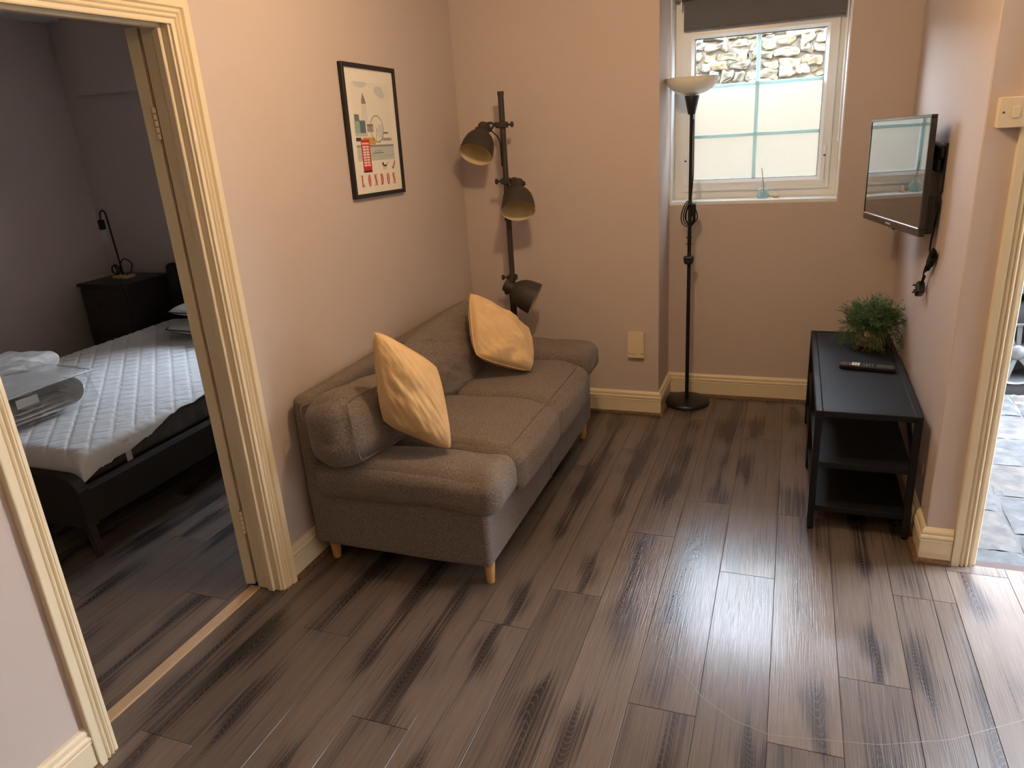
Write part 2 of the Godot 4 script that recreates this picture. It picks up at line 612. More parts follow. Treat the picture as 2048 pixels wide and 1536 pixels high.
func lay(parent: Node3D, x0: float, x1: float, z0: float, z1: float, phase: Callable, woods: Array) -> void:
	# columns of planks between x0 and x1, from z0 (near) to z1 (far)
	var k0 := int(floor((x0 - 0.0225) / PW))
	var k1 := int(ceil((x1 - 0.0225) / PW))
	for k in range(k0, k1):
		var xa := maxf(0.0225 + k * PW, x0)
		var xb := minf(0.0225 + (k + 1) * PW, x1)
		if xb - xa < 0.012:
			continue
		var ph: float = phase.call(k)
		var z: float = ph + ceil((z0 - ph) / PL) * PL
		while z > z1:
			var za := minf(z, z0)
			var zb := maxf(z - PL, z1)
			if za - zb > 0.015:
				var m := MeshInstance3D.new()
				m.name = "plank"
				m.mesh = plank_mesh(za - zb, xb - xa, (z - za) / PL, rng.randf() < 0.5)
				m.material_override = woods[rng.randi() % woods.size()]
				m.position = Vector3(xa, 0, za) - parent.position
				parent.add_child(m, true)
			z -= PL

func floors() -> void:
	var woods := wood_textures()
	M.wood = woods
	var dark := mat(col(38, 30, 26), 0.8)
	var f := thing("floor", "grey-brown laminate plank floor of the living room", "floor", Vector3.ZERO, "", "structure")
	var ul := MB.new()
	ul.box(Vector3(XW, -0.12, ZW), Vector3(XT, -0.0068, 2.0), 0)
	ul.box(Vector3(XT, -0.12, ZF), Vector3(2.2, -0.0068, 2.0), 0)
	part(f, "underlay", ul, dark)
	var known := {-1: -2.388, -3: -2.578, 1: -1.933, 2: -2.394, -2: -1.66, -4: -2.125, -5: -1.89, 0: -2.86, -6: -1.386}
	var ph := func(k: int) -> float: return known[k] if known.has(k) else -1.0 - fposmod(k * 0.43, 1.0) * PL
	lay(f, -1.806, XT, 0.3, ZW, ph, woods)
	lay(f, XT, 2.2, 0.3, ZF, ph, woods)
	lay(f, XW, 2.2, 2.0, 0.3, ph, woods)
	var f2 := thing("floor", "dark laminate plank floor of the bedroom beyond the doorway", "floor", Vector3.ZERO, "", "structure")
	part(f2, "underlay", bx(Vector3(-4.7, -0.12, -4.0), Vector3(XW, -0.0068, -0.4), 0), dark)
	lay(f2, -4.7, -1.854, -0.4, -4.0, func(k: int) -> float: return -0.6 - fposmod(k * 0.37, 1.0) * PL, woods)
	# worn arc that the outer door has scraped into the boards
	var arc := MB.new()
	var cv := Curve3D.new()
	for q in [Vector2(-0.292, -1.911), Vector2(-0.16, -1.74), Vector2(0.03, -1.651), Vector2(0.302, -1.697), Vector2(0.474, -1.765), Vector2(0.669, -1.893), Vector2(0.86, -2.08)]:
		cv.add_point(Vector3(q.x, 0.0004, q.y), Vector3(-0.06, 0, 0.0 if q.x > -0.1 else -0.05), Vector3(0.06, 0, 0.0 if q.x > -0.1 else 0.05))
	var arcp := smooth(cv.get_baked_points(), 60)
	for i in 59:
		var side: Vector3 = (arcp[i + 1] - arcp[i]).cross(Vector3.UP).normalized() * 0.001
		arc.quad(arcp[i] - side, arcp[i] + side, arcp[i + 1] + side, arcp[i + 1] - side, Vector3.UP)
	part(f, "scuff_arc", arc, mat(col(112, 99, 88), 0.4), "pale curved scrape left by the door")

# ------------------------------------------------------------------ skirting, casings, doors
const SKIRT := [Vector2(0.016, 0.0), Vector2(0.016, 0.086), Vector2(0.019, 0.089), Vector2(0.014, 0.0925), Vector2(0.0185, 0.097), Vector2(0.0195, 0.102), Vector2(0.0185, 0.107), Vector2(0.0125, 0.1115), Vector2(0.0115, 0.115), Vector2(0.015, 0.1185), Vector2(0.0135, 0.126), Vector2(0.008, 0.133), Vector2(0.0, 0.136)]
const BEAD := [Vector2(0.0335, 0.0), Vector2(0.0335, 0.003), Vector2(0.031, 0.0095), Vector2(0.026, 0.0135), Vector2(0.0195, 0.0155), Vector2(0.016, 0.0158)]
# casing: (distance from the opening, thickness)
const CASE := [Vector2(0.0, 0.0), Vector2(0.0, 0.009), Vector2(0.004, 0.0105), Vector2(0.010, 0.0105), Vector2(0.0115, 0.0085), Vector2(0.0135, 0.0085), Vector2(0.016, 0.0135), Vector2(0.019, 0.0158), Vector2(0.022, 0.0135), Vector2(0.0245, 0.0095), Vector2(0.027, 0.0095), Vector2(0.029, 0.014), Vector2(0.0325, 0.0172), Vector2(0.036, 0.0155), Vector2(0.038, 0.0125), Vector2(0.041, 0.0115), Vector2(0.0435, 0.0185), Vector2(0.0455, 0.0215), Vector2(0.065, 0.0225), Vector2(0.068, 0.021), Vector2(0.068, 0.0)]

func trims() -> void:
	var beadm := mat(col(128, 104, 82), 0.45, 0.4)
	beadm = triplanar(beadm, 6.0, noise_tex(128, 0.05, 71, col(170, 160, 150), col(255, 250, 245), 3))
	var p1 := [Vector2(XW, -1.926), Vector2(XW, ZB), Vector2(XR, ZB), Vector2(XR, ZW), Vector2(XT, ZW), Vector2(XT, ZF), Vector2(0.612, ZF)]
	var names := ["left", "back", "recess", "window", "right", "front"]
	var say := ["cream moulded skirting behind the sofa", "cream moulded skirting between sofa and recess", "short cream moulded skirting on the side of the recess", "glossy cream moulded skirting below the window", "cream moulded skirting behind the black bench", "short cream moulded skirting at the foot of the outer door casing"]
	for k in 6:
		var o := struct("baseboard_" + names[k], skirting(p1, k, SKIRT), M.trim, say[k], "skirting")
		var m := MeshInstance3D.new()
		m.name = "floor_bead"
		m.mesh = skirting(p1, k, BEAD).commit(Vector3.ZERO)
		m.material_override = beadm
		m.set_meta("label", "thin brown wooden bead along the floor")
		o.add_child(m)
	var p2 := [Vector2(XW, -1.022), Vector2(XW, 1.99)]
	p2.reverse()
	var nb := struct("baseboard_near", skirting(p2, 0, SKIRT), M.trim, "cream moulded skirting left of the bedroom doorway", "skirting")
	part(nb, "floor_bead", skirting(p2, 0, BEAD), beadm)
	# bedroom doorway: casing, lining, stops, threshold
	var atl := func(a: float, b: float, t: float) -> Vector3: return Vector3(XW + t, b, -a)
	var t1 := thing("trim_1", "cream moulded casing round the bedroom doorway", "casing", Vector3(XW, 0, -1.47), "", "structure")
	for s in 3:
		part(t1, ["jamb_casing", "head_casing", "jamb_casing"][s], casing(s, 1.090, 1.858, 1.932, CASE, atl, Vector3.RIGHT), M.trim)
	var xb := XW - 0.105
	part(t1, "lining", bx(Vector3(xb, 0, -1.872), Vector3(XW + 0.001, 1.96, -1.85), 0.0015), M.trim)
	part(t1, "lining", bx(Vector3(xb, 0, -1.092), Vector3(XW + 0.001, 1.96, -1.069), 0.0015), M.trim)
	part(t1, "lining", bx(Vector3(xb, 1.938, -1.85), Vector3(XW + 0.001, 1.958, -1.092), 0.0015), M.trim)
	part(t1, "door_stop", bx(Vector3(-1.766, 0, -1.851), Vector3(-1.738, 1.938, -1.837), 0.003), M.trim)
	part(t1, "door_stop", bx(Vector3(-1.766, 0, -1.105), Vector3(-1.738, 1.938, -1.091), 0.003), M.trim)
	part(t1, "door_stop", bx(Vector3(-1.766, 1.924, -1.837), Vector3(-1.738, 1.939, -1.105), 0.003), M.trim)
	var oakt := mat(col(178, 148, 114), 0.5)
	struct("trim_2", bx(Vector3(-1.853, -0.006, -1.85), Vector3(-1.807, 0.004, -1.092), 0.002), oakt, "light oak threshold strip across the bedroom doorway", "threshold")
	# bedroom door folded back against the bedroom side of the wall: only its hinge edge shows
	var d1 := thing("door_1", "cream painted bedroom door folded back, its hinge edge showing", "door", Vector3(-1.829, 0, -1.85), "", "structure")
	part(d1, "leaf", bx(Vector3(-1.871, 0.008, -2.60), Vector3(-1.833, 1.935, -1.852), 0.002), M.trim)
	part(d1, "handle", bx(Vector3(-1.93, 1.0, -2.56), Vector3(-1.871, 1.02, -2.44), 0.004), M.chrome)
	for yy in [0.235, 1.62]:
		var hg := MB.new()
		hg.box(Vector3(-1.866, yy, -1.8525), Vector3(-1.834, yy + 0.095, -1.8495), 0.0006)
		hg.box(Vector3(-1.818, yy, -1.8515), Vector3(-1.79, yy + 0.095, -1.8485), 0.0006)
		var hh := part(d1, "hinge", hg, M.trim)
		for q in 5:
			var kb := MB.new()
			kb.lathe([Vector2(0, 0.001), Vector2(0.0068, 0.0012), Vector2(0.0068, 0.0178), Vector2(0, 0.018)], Vector3(-1.8265, yy + 0.019 * q, -1.8435), 12)
			part(hh, "knuckle", kb, M.trim)
		var pin := MB.new()
		pin.tube([Vector3(-1.8265, yy, -1.8435), Vector3(-1.8265, yy + 0.095, -1.8435)], 0.004, 8)
		part(hh, "hinge_pin", pin, M.zip)
		for q in 4:
			for xx in [-1.853, -1.803]:
				var sc := MB.new()
				sc.xf = Transform3D(Basis(Vector3.RIGHT, PI / 2), Vector3(xx + (0.008 if q % 2 else 0.0), yy + 0.013 + 0.023 * q, -1.8495))
				sc.lathe([Vector2(0, 0.0016), Vector2(0.002, 0.0014), Vector2(0.003, 0.0)], Vector3.ZERO, 8)
				part(hh, "screw", sc, M.trim if xx < -1.83 else M.zip)
	for yy in [0.055, 0.36, 0.78, 0.86, 0.95]:
		var sc := MB.new()
		sc.xf = Transform3D(Basis(Vector3.RIGHT, PI / 2), Vector3(-1.852, yy, -1.852))
		sc.lathe([Vector2(0, 0.002), Vector2(0.003, 0.0016), Vector2(0.0042, 0.0)], Vector3.ZERO, 8)
		part(d1, "screw", sc, M.trim)
	d1.rotation.y = deg_to_rad(13.0)
	# outer door frame
	var atf := func(a: float, b: float, t: float) -> Vector3: return Vector3(a, b, ZF + t)
	var t3 := thing("trim_3", "cream moulded casing round the open outer door", "casing", Vector3(1.1, 0, ZF), "", "structure")
	for s in 3:
		part(t3, ["jamb_casing", "head_casing", "jamb_casing"][s], casing(s, 0.682, 1.528, 2.045, CASE, atf, Vector3.BACK), M.trim)
	for xs in [[0.655, 0.694], [1.516, 1.555]]:
		part(t3, "lining", bx(Vector3(xs[0], 0, ZF - 0.135), Vector3(xs[1], 2.05, ZF + 0.001), 0.002), M.trim)
	part(t3, "lining", bx(Vector3(0.694, 2.04, ZF - 0.135), Vector3(1.516, 2.07, ZF + 0.001), 0.002), M.trim)
	part(t3, "strike_hole", bx(Vector3(0.6935, 0.985, ZF - 0.03), Vector3(0.6948, 1.03, ZF - 0.012), 0.0003), M.zip, "dark lock keep hole in the casing")
	# broken strip of sub-floor at the outer threshold
	var sb := MB.new()
	sb.box(Vector3(0.60, -0.03, ZF - 0.045), Vector3(1.52, -0.004, ZF + 0.004), 0.002)
	struct("trim_4", sb, mat(col(58, 44, 38), 0.9), "dark rough strip between laminate and slate at the outer door", "threshold")

# ------------------------------------------------------------------ window, blind, sill things
func ring(lo: Vector2, hi: Vector2, w: float, z0: float, z1: float, bev: float) -> MB:
	# mitred frame, outer edge lo..hi, width w, from z0 (back) to z1 (front, towards the room), inner edge bevelled by bev
	var b := MB.new()
	var o := [lo, Vector2(hi.x, lo.y), hi, Vector2(lo.x, hi.y)]
	var i0 := [lo + Vector2(w, w), Vector2(hi.x - w, lo.y + w), hi - Vector2(w, w), Vector2(lo.x + w, hi.y - w)]
	var c := (lo + hi) / 2
	for k in 4:
		var n := (k + 1) % 4
		var A: Vector2 = o[k]; var B: Vector2 = o[n]; var C: Vector2 = i0[n]; var D: Vector2 = i0[k]
		var Cm: Vector2 = C + (B - C) * (bev / w); var Dm: Vector2 = D + (A - D) * (bev / w)
		var inw := Vector3(c.x - (C.x + D.x) / 2, c.y - (C.y + D.y) / 2, 0)
		var zi := z1 - bev
		b.quad(Vector3(A.x, A.y, z1), Vector3(B.x, B.y, z1), Vector3(Cm.x, Cm.y, z1), Vector3(Dm.x, Dm.y, z1), Vector3.BACK)
		b.quad(Vector3(Dm.x, Dm.y, z1), Vector3(Cm.x, Cm.y, z1), Vector3(C.x, C.y, zi), Vector3(D.x, D.y, zi), inw.normalized() + Vector3.BACK)
		b.quad(Vector3(D.x, D.y, zi), Vector3(C.x, C.y, zi), Vector3(C.x, C.y, z0), Vector3(D.x, D.y, z0), inw)
		b.quad(Vector3(A.x, A.y, z0), Vector3(B.x, B.y, z0), Vector3(C.x, C.y, z0), Vector3(D.x, D.y, z0), Vector3.FORWARD)
		b.quad(Vector3(A.x, A.y, z1), Vector3(B.x, B.y, z1), Vector3(B.x, B.y, z0), Vector3(A.x, A.y, z0), -inw)
	return b

func window_and_blind() -> void:
	# white plastered sill and reveals
	struct("trim_5", bx(Vector3(XR + 0.001, 1.112, -4.345), Vector3(0.219, 1.131, ZW + 0.002), 0.002), M.reveal, "white plastered window sill", "sill")
	struct("trim_6", bx(Vector3(0.213, 1.131, -4.345), Vector3(0.2205, 2.14, ZW + 0.001), 0.001), M.reveal, "white plastered right side of the window opening", "reveal")
	struct("trim_7", bx(Vector3(XR - 0.002, 1.131, -4.345), Vector3(XR + 0.006, 2.14, ZW), 0.001), M.reveal, "white plastered left side of the window opening", "reveal")
	var w := thing("window_1", "white plastic window with six panes, the lower four frosted", "window", Vector3(-0.205, 1.13, -4.37), "", "structure")
	part(w, "outer_frame", ring(Vector2(-0.63, 1.13), Vector2(0.215, 2.14), 0.05, -4.41, -4.345, 0.006), M.upvc)
	part(w, "sash", ring(Vector2(-0.588, 1.172), Vector2(0.174, 2.012), 0.058, -4.40, -4.325, 0.016), M.upvc)
	part(w, "head_panel", bx(Vector3(-0.585, 2.012, -4.40), Vector3(0.17, 2.10, -4.35), 0.002), M.upvc)
	part(w, "gasket", ring(Vector2(-0.531, 1.229), Vector2(0.117, 1.955), 0.003, -4.39, -4.3455, 0.001), M.cord, "thin dark glazing gasket")
	var barm := mat(col(222, 238, 237), 0.4, 0.5)
	barm.backlight_enabled = true
	barm.backlight = col(170, 196, 195)
	part(w, "glazing_bar", bx(Vector3(-0.216, 1.23, -4.378), Vector3(-0.196, 1.954, -4.358), 0.003), barm)
	for y in [1.46, 1.715]:
		part(w, "glazing_bar", bx(Vector3(-0.53, y - 0.009, -4.377), Vector3(0.116, y + 0.009, -4.359), 0.003), barm)
	var frost := mat(Color(0.985, 0.985, 0.96, 0.03), 0.34, 0.5)
	frost.transparency = BaseMaterial3D.TRANSPARENCY_ALPHA
	frost.refraction_enabled = true
	frost.refraction_scale = 0.05
	var clear := mat(Color(0.9, 0.97, 0.95, 0.05), 0.02, 0.5)
	clear.transparency = BaseMaterial3D.TRANSPARENCY_ALPHA
	var xs := [-0.531, -0.206, 0.117]
	var ys := [1.229, 1.46, 1.715, 1.955]
	for i in 2:
		for j in 3:
			var p := MB.new()
			var a := Vector3(xs[i], ys[j], -4.368); var c := Vector3(xs[i + 1], ys[j + 1], -4.368)
			if j == 2: p.quad(a, Vector3(c.x, a.y, a.z), c, Vector3(a.x, c.y, a.z), Vector3.BACK)
			else: p.box(a - Vector3(0, 0, 0.003), c + Vector3(0, 0, 0.001), 0.0)
			part(w, "pane", p, clear if j == 2 else frost, "clear glass pane" if j == 2 else "pane with cream frosted film")
	for sx in [[0.146, 1.345, 1], [-0.566, 1.345, -1]]:
		var h := MB.new()
		h.box(Vector3(sx[0] - 0.008, 1.325, -4.326), Vector3(sx[0] + 0.008, 1.385, -4.313), 0.003)
		h.box(Vector3(sx[0] - 0.005, 1.205, -4.318), Vector3(sx[0] + 0.005, 1.335, -4.304), 0.003)
		var hp := part(w, "handle", h, M.upvc, "white locking window handle")
		var k := MB.new()
		k.xf = Transform3D(Basis(Vector3.RIGHT, PI / 2), Vector3(sx[0], 1.338, -4.306))
		k.lathe([Vector2(0, 0.006), Vector2(0.005, 0.006), Vector2(0.0065, 0.0)], Vector3.ZERO, 12)
		part(hp, "lock_button", k, mat(col(90, 92, 92), 0.4))
	# roller blind
	var r := thing("roller_blind", "dark grey roller blind pulled part way down over the window", "blind", Vector3(-0.19, 2.0, -4.29))
	part(r, "fabric", bx(Vector3(-0.583, 1.998, -4.2925), Vector3(0.195, 2.138, -4.2905), 0.0005), M.blind)
	var bar := MB.new()
	bar.box(Vector3(-0.583, 1.992, -4.297), Vector3(0.195, 2.003, -4.287), 0.003)
	part(r, "bottom_bar", bar, M.blind)
	var tb := MB.new()
	tb.tube([Vector3(-0.583, 2.119, -4.312), Vector3(0.195, 2.119, -4.312)], 0.018, 16)
	part(r, "roller_tube", tb, M.blind)
	var wd := MB.new()
	wd.box(Vector3(0.2005, 1.405, -4.285), Vector3(0.208, 2.11, -4.275), 0.003)
	part(r, "pull_wand", wd, M.upvc, "white plastic pull wand")
	for x in [-0.6, 0.2]:
		part(r, "bracket", bx(Vector3(x, 2.092, -4.333), Vector3(x + 0.008, 2.139, -4.285), 0.002), M.upvc)
	# reed diffuser
	var d := thing("reed_diffuser", "pale blue glass diffuser bottle with one reed on the sill", "diffuser", Vector3(-0.15, 1.131, -4.272))
	var gl := MB.new()
	gl.lathe([Vector2(0, 0.0005), Vector2(0.026, 0.0005), Vector2(0.029, 0.003), Vector2(0.029, 0.036), Vector2(0.0275, 0.043), Vector2(0.022, 0.05), Vector2(0.013, 0.055), Vector2(0.0105, 0.06), Vector2(0.0105, 0.071), Vector2(0.013, 0.073), Vector2(0.013, 0.077), Vector2(0.0085, 0.077)], d.position, 32)
	var blue := mat(Color(0.76, 0.95, 0.97, 0.25), 0.05, 0.5)
	blue.transparency = BaseMaterial3D.TRANSPARENCY_ALPHA
	part(d, "bottle", gl, blue)
	var lq := MB.new()
	lq.lathe([Vector2(0, 0.002), Vector2(0.0262, 0.002), Vector2(0.0268, 0.034), Vector2(0, 0.034)], d.position, 28)
	var liq := mat(Color(0.68, 0.92, 0.96, 0.4), 0.05, 0.5)
	liq.transparency = BaseMaterial3D.TRANSPARENCY_ALPHA
	part(d, "liquid", lq, liq)
	var rd := MB.new()
	rd.tube([d.position + Vector3(0.012, 0.004, 0.003), d.position + Vector3(-0.01, 0.155, -0.004)], 0.0018, 8)
	part(d, "reed", rd, mat(col(120, 108, 100), 0.8))
	var s := thing("bottle_stopper", "small cork and glass stopper lying beside the diffuser bottle", "stopper", Vector3(-0.082, 1.131, -4.268))
	var ck := MB.new()
	ck.lathe([Vector2(0, 0.0), Vector2(0.015, 0.0), Vector2(0.015, 0.012), Vector2(0.0, 0.012)], s.position, 20)
	part(s, "cork", ck, mat(col(205, 172, 132), 0.9))
	var tp := MB.new()
	tp.lathe([Vector2(0, 0.012), Vector2(0.0105, 0.012), Vector2(0.0095, 0.031), Vector2(0.006, 0.035), Vector2(0, 0.035)], s.position, 20)
	part(s, "stopper_top", tp, mat(col(240, 244, 240), 0.2))

# ------------------------------------------------------------------ outside
func outside() -> void:
	# stone garden wall opposite the window
	var st := thing("stone_wall", "sunlit rubble stone garden wall seen through the window", "stone wall", Vector3(-0.4, -0.05, -5.95))
	var stex := noise_tex(256, 0.02, 81, col(150, 140, 120), col(255, 250, 238), 5)
	var mort := triplanar(mat(col(104, 99, 90), 0.95), 3.0, stex)
	part(st, "mortar_core", bx(Vector3(-4.5, -0.05, -6.3), Vector3(0.55, 2.06, -5.955), 0.01), mort)
	var tones := []
	for c in [col(120, 110, 88), col(112, 107, 93), col(124, 117, 102), col(106, 103, 95), col(116, 105, 82)]:
		tones.append(triplanar(mat(c, 0.9), 4.0, stex))
	var sn := noise(9.0, 82, 3)
	var y := 1.40
	var count := 0
	while y < 2.06:
		var hh := rng.randf_range(0.05, 0.085)
		var x := -1.75 + rng.randf_range(0, 0.12)
		while x < 0.5 and count < 298:
			var ww := rng.randf_range(0.06, 0.17)
			var top := minf(y + hh, 2.09)
			var b := MB.new()
			var c := Vector3(x + ww / 2, (y + top) / 2, -5.972)
			var sz := Vector3(ww - 0.008, top - y - 0.006, 0.09)
			var ph := rng.randf() * 40.0
			b.xf = Transform3D(Basis(Vector3.BACK, rng.randf_range(-0.14, 0.14)), c + Vector3(0, rng.randf_range(-0.012, 0.012), rng.randf_range(-0.012, 0.006)))
			b.rbox(sz, 0.016, 2, func(p: Vector3, _q: Vector3) -> Vector3:
				return p + Vector3(sn.get_noise_3d(p.x + ph, p.y, p.z), sn.get_noise_3d(p.y + ph, p.x, p.z + 9.0), sn.get_noise_3d(p.z + ph, p.y + 5.0, p.x)) * 0.036, 1)
			part(st, "stone", b, tones[rng.randi() % tones.size()])
			count += 1
			x += ww
		y += hh
	# side window and boundary wall, both unseen, added for dimmed daylight from the right
	var w3 := thing("window_3", "white framed side window added unseen on the right to bring in daylight", "window", Vector3(2.3, 0.95, -1.75), "", "structure")
	for e in [[Vector3(2.26, 0.95, -2.3), Vector3(2.33, 1.0, -1.2)], [Vector3(2.26, 2.0, -2.3), Vector3(2.33, 2.05, -1.2)], [Vector3(2.26, 1.0, -2.3), Vector3(2.33, 2.0, -2.25)], [Vector3(2.26, 1.0, -1.25), Vector3(2.33, 2.0, -1.2)], [Vector3(2.26, 1.0, -1.775), Vector3(2.33, 2.0, -1.725)]]:
		part(w3, "frame_bar", bx(e[0], e[1], 0.004), M.upvc)
	var clr := mat(Color(0.9, 0.97, 0.95, 0.05), 0.02, 0.5)
	clr.transparency = BaseMaterial3D.TRANSPARENCY_ALPHA
	for e in [[-2.25, -1.775], [-1.725, -1.25]]:
		var pn := MB.new()
		pn.quad(Vector3(2.295, 1.0, e[0]), Vector3(2.295, 1.0, e[1]), Vector3(2.295, 2.0, e[1]), Vector3(2.295, 2.0, e[0]), Vector3.LEFT)
		part(w3, "pane", pn, clr)
	struct("added_wall_boundary", bx(Vector3(3.5, -0.3, -2.78), Vector3(3.7, 4.6, 2.2), 0.01), mat(col(140, 135, 127), 0.9), "unseen rendered wall added to dim the daylight of the side window", "wall")  # unseen wall, added to cut down the sky light at the side window
	# ground behind the house
	struct("ground", bx(Vector3(-9, -0.55, -14), Vector3(9, -0.31, -2.8), 0), mat(col(150, 145, 138), 0.95), "grey driveway outside", "ground")
	struct("ground", bx(Vector3(-4.8, -0.31, -5.9), Vector3(0.6, -0.06, -4.5), 0), mat(col(165, 158, 148), 0.95), "pale gravel strip between window and stone wall", "ground")
	# slate patio outside the open door
	var pt := thing("patio", "patio of riven grey slate tiles outside the open door", "patio", Vector3(1.6, -0.02, -3.6), "", "structure")
	part(pt, "mortar_bed", bx(Vector3(0.66, -0.31, -4.58), Vector3(3.2, -0.031, -2.69), 0), mat(col(60, 59, 57), 0.95))
	var sl := noise_tex(512, 0.008, 91, col(150, 152, 156), col(255, 253, 248), 5)
	var slm := []
	for c in [col(68, 67, 66), col(73, 70, 67), col(72, 66, 60), col(62, 62, 62)]:
		var m := triplanar(mat(c, 0.6, 0.4), 2.6, sl, sl, 1.2)
		m.uv1_offset = Vector3(rng.randf(), rng.randf(), rng.randf())
		slm.append(m)
	var rn := noise(5.0, 92, 4)
	var xs := [0.66, 0.886, 1.21, 1.53, 1.85, 2.17, 2.49, 2.81, 3.13]
	for i in 8:
		var off: float = 0.0 if i == 0 else (0.16 if i % 2 else 0.0)
		var zz := -2.692
		var zn := -2.82 - off * 0.9
		while zz > -4.56:
			zn = maxf(zn, -4.58)
			var b := MB.new()
			var g := 0.005
			var nx := 14
			var nz := 14
			var P := []
			for a in nx + 1:
				var row := PackedVector3Array()
				for d in nz + 1:
					var px := lerpf(xs[i] + g, xs[i + 1] - g, float(a) / nx)
					var pz := lerpf(zz - g, zn + g, float(d) / nz)
					var q := rn.get_noise_2d(px * 1.6 + i * 7.0, pz * 0.8 + zz * 5.0)
					var hgt: float = -0.02 + 0.006 * (floor(q * 7.0) / 7.0) + 0.004 * rn.get_noise_2d(px * 4.0, pz * 2.0)
					if a == 0 or d == 0 or a == nx or d == nz: hgt -= 0.009
					row.append(Vector3(px, hgt, pz))
				P.append(row)
			b.sheet(P, false)
			part(pt, "slate_tile", b, slm[rng.randi() % 4])
			zz = zn
			zn -= 0.32
	# unseen house added across the drive, blocking bright sky from the laminate's reflection
	var nh := thing("added_house", "unseen rendered house added across the drive to block bright sky from the floor", "house", Vector3(4.0, -0.31, -9.0))
	part(nh, "wall", bx(Vector3(0.9, -0.31, -9.5), Vector3(8.0, 7.6, -8.5), 0.01), mat(col(84, 78, 70), 0.9))
	for wx in [1.8, 4.0, 6.2]:
		for wy2 in [0.7, 3.2]:
			var wf2 := part(nh, "window", ring(Vector2(wx, wy2), Vector2(wx + 1.0, wy2 + 1.2), 0.07, -8.5, -8.45, 0.01), M.upvc)
			part(wf2, "pane", bx(Vector3(wx + 0.06, wy2 + 0.06, -8.5), Vector3(wx + 0.94, wy2 + 1.14, -8.485), 0.0), mat(col(70, 78, 84), 0.1))
	# parked car: near side with wheels
	var car := thing("car", "dark parked car, its silver alloy wheel showing through the open door", "car", Vector3(2.9, -0.31, -6.0))
	var body := MB.new()
	var poly := PackedVector2Array()
	var wy := 0.022
	for p in [Vector2(0.72, -0.05), Vector2(0.70, 0.25), Vector2(0.78, 0.5), Vector2(1.9, 0.62), Vector2(4.8, 0.62), Vector2(5.0, 0.45), Vector2(5.02, -0.05)]:
		poly.append(p)
	for cx in [4.05, 1.40]:
		for k in 15:
			var a := PI * k / 14.0
			poly.append(Vector2(cx + 0.40 * cos(a), maxf(wy + 0.40 * sin(a), -0.05)))
	body.prism(poly, -6.9, -5.18)
	var paintm := mat(col(26, 30, 30), 0.25, 0.6)
	paintm.clearcoat_enabled = true
	part(car, "body", body, paintm)
	var cab := MB.new()
	cab.prism(PackedVector2Array([Vector2(1.9, 0.62), Vector2(2.5, 1.08), Vector2(4.2, 1.1), Vector2(4.75, 0.62)]), -6.8, -5.28)
	part(car, "cabin", cab, paintm)
	var gls := MB.new()
	gls.prism(PackedVector2Array([Vector2(2.05, 0.64), Vector2(2.55, 1.03), Vector2(4.15, 1.05), Vector2(4.6, 0.64)]), -5.3, -5.272)
	part(car, "side_window", gls, mat(col(18, 20, 22), 0.08, 0.6))
	var tyrem := mat(col(30, 29, 28), 0.85, 0.25)
	var alloy := mat(col(76, 75, 73), 0.45, 0.35, 0.5)
	for cx in [1.40, 4.05]:
		var T := Transform3D(Basis(Vector3.RIGHT, PI / 2), Vector3(cx, wy, -5.40))
		var ty := MB.new()
		ty.xf = T
		ty.lathe([Vector2(0.20, 0.0), Vector2(0.31, 0.0), Vector2(0.332, 0.03), Vector2(0.332, 0.17), Vector2(0.318, 0.195), Vector2(0.28, 0.208), Vector2(0.23, 0.205), Vector2(0.196, 0.195)], Vector3.ZERO, 48)
		var tp := part(car, "tyre", ty, tyrem)
		var rm := MB.new()
		rm.xf = T
		rm.lathe([Vector2(0.0, 0.03), Vector2(0.165, 0.03), Vector2(0.178, 0.12), Vector2(0.186, 0.2), Vector2(0.198, 0.207), Vector2(0.203, 0.198)], Vector3.ZERO, 48)
		part(tp, "rim", rm, alloy)
		var hb := MB.new()
		hb.xf = T
		hb.lathe([Vector2(0, 0.178), Vector2(0.035, 0.175), Vector2(0.05, 0.16), Vector2(0.05, 0.06)], Vector3.ZERO, 20)
		part(tp, "hub", hb, alloy)
		for k in 5:
			for e in [-0.16, 0.16]:
				var sp := MB.new()
				sp.xf = T * Transform3D(Basis(Vector3.UP, TAU * k / 5.0 + 0.55), Vector3.ZERO)
				var a1 := Vector3(0.035, 0.155, 0.012 * signf(e)); var a2 := Vector3(0.185 * cos(e), 0.185, 0.185 * sin(e))
				var dd := (a2 - a1).normalized()
				var sd := dd.cross(Vector3.UP).normalized() * 0.013
				var dn := Vector3(0, -0.03, 0)
				sp.quad(a1 - sd, a1 + sd, a2 + sd, a2 - sd, Vector3.UP)
				sp.quad(a1 - sd * 1.4 + dn, a1 - sd, a2 - sd, a2 - sd * 1.4 + dn, -sd)
				sp.quad(a1 + sd * 1.4 + dn, a1 + sd, a2 + sd, a2 + sd * 1.4 + dn, sd)
				part(tp, "spoke", sp, alloy)
		var wl := MB.new()
		wl.xf = T
		wl.lathe([Vector2(0.0, 0.01), Vector2(0.39, 0.01), Vector2(0.40, -0.1)], Vector3.ZERO, 24)
		part(tp, "wheel_well", wl, M.cord)

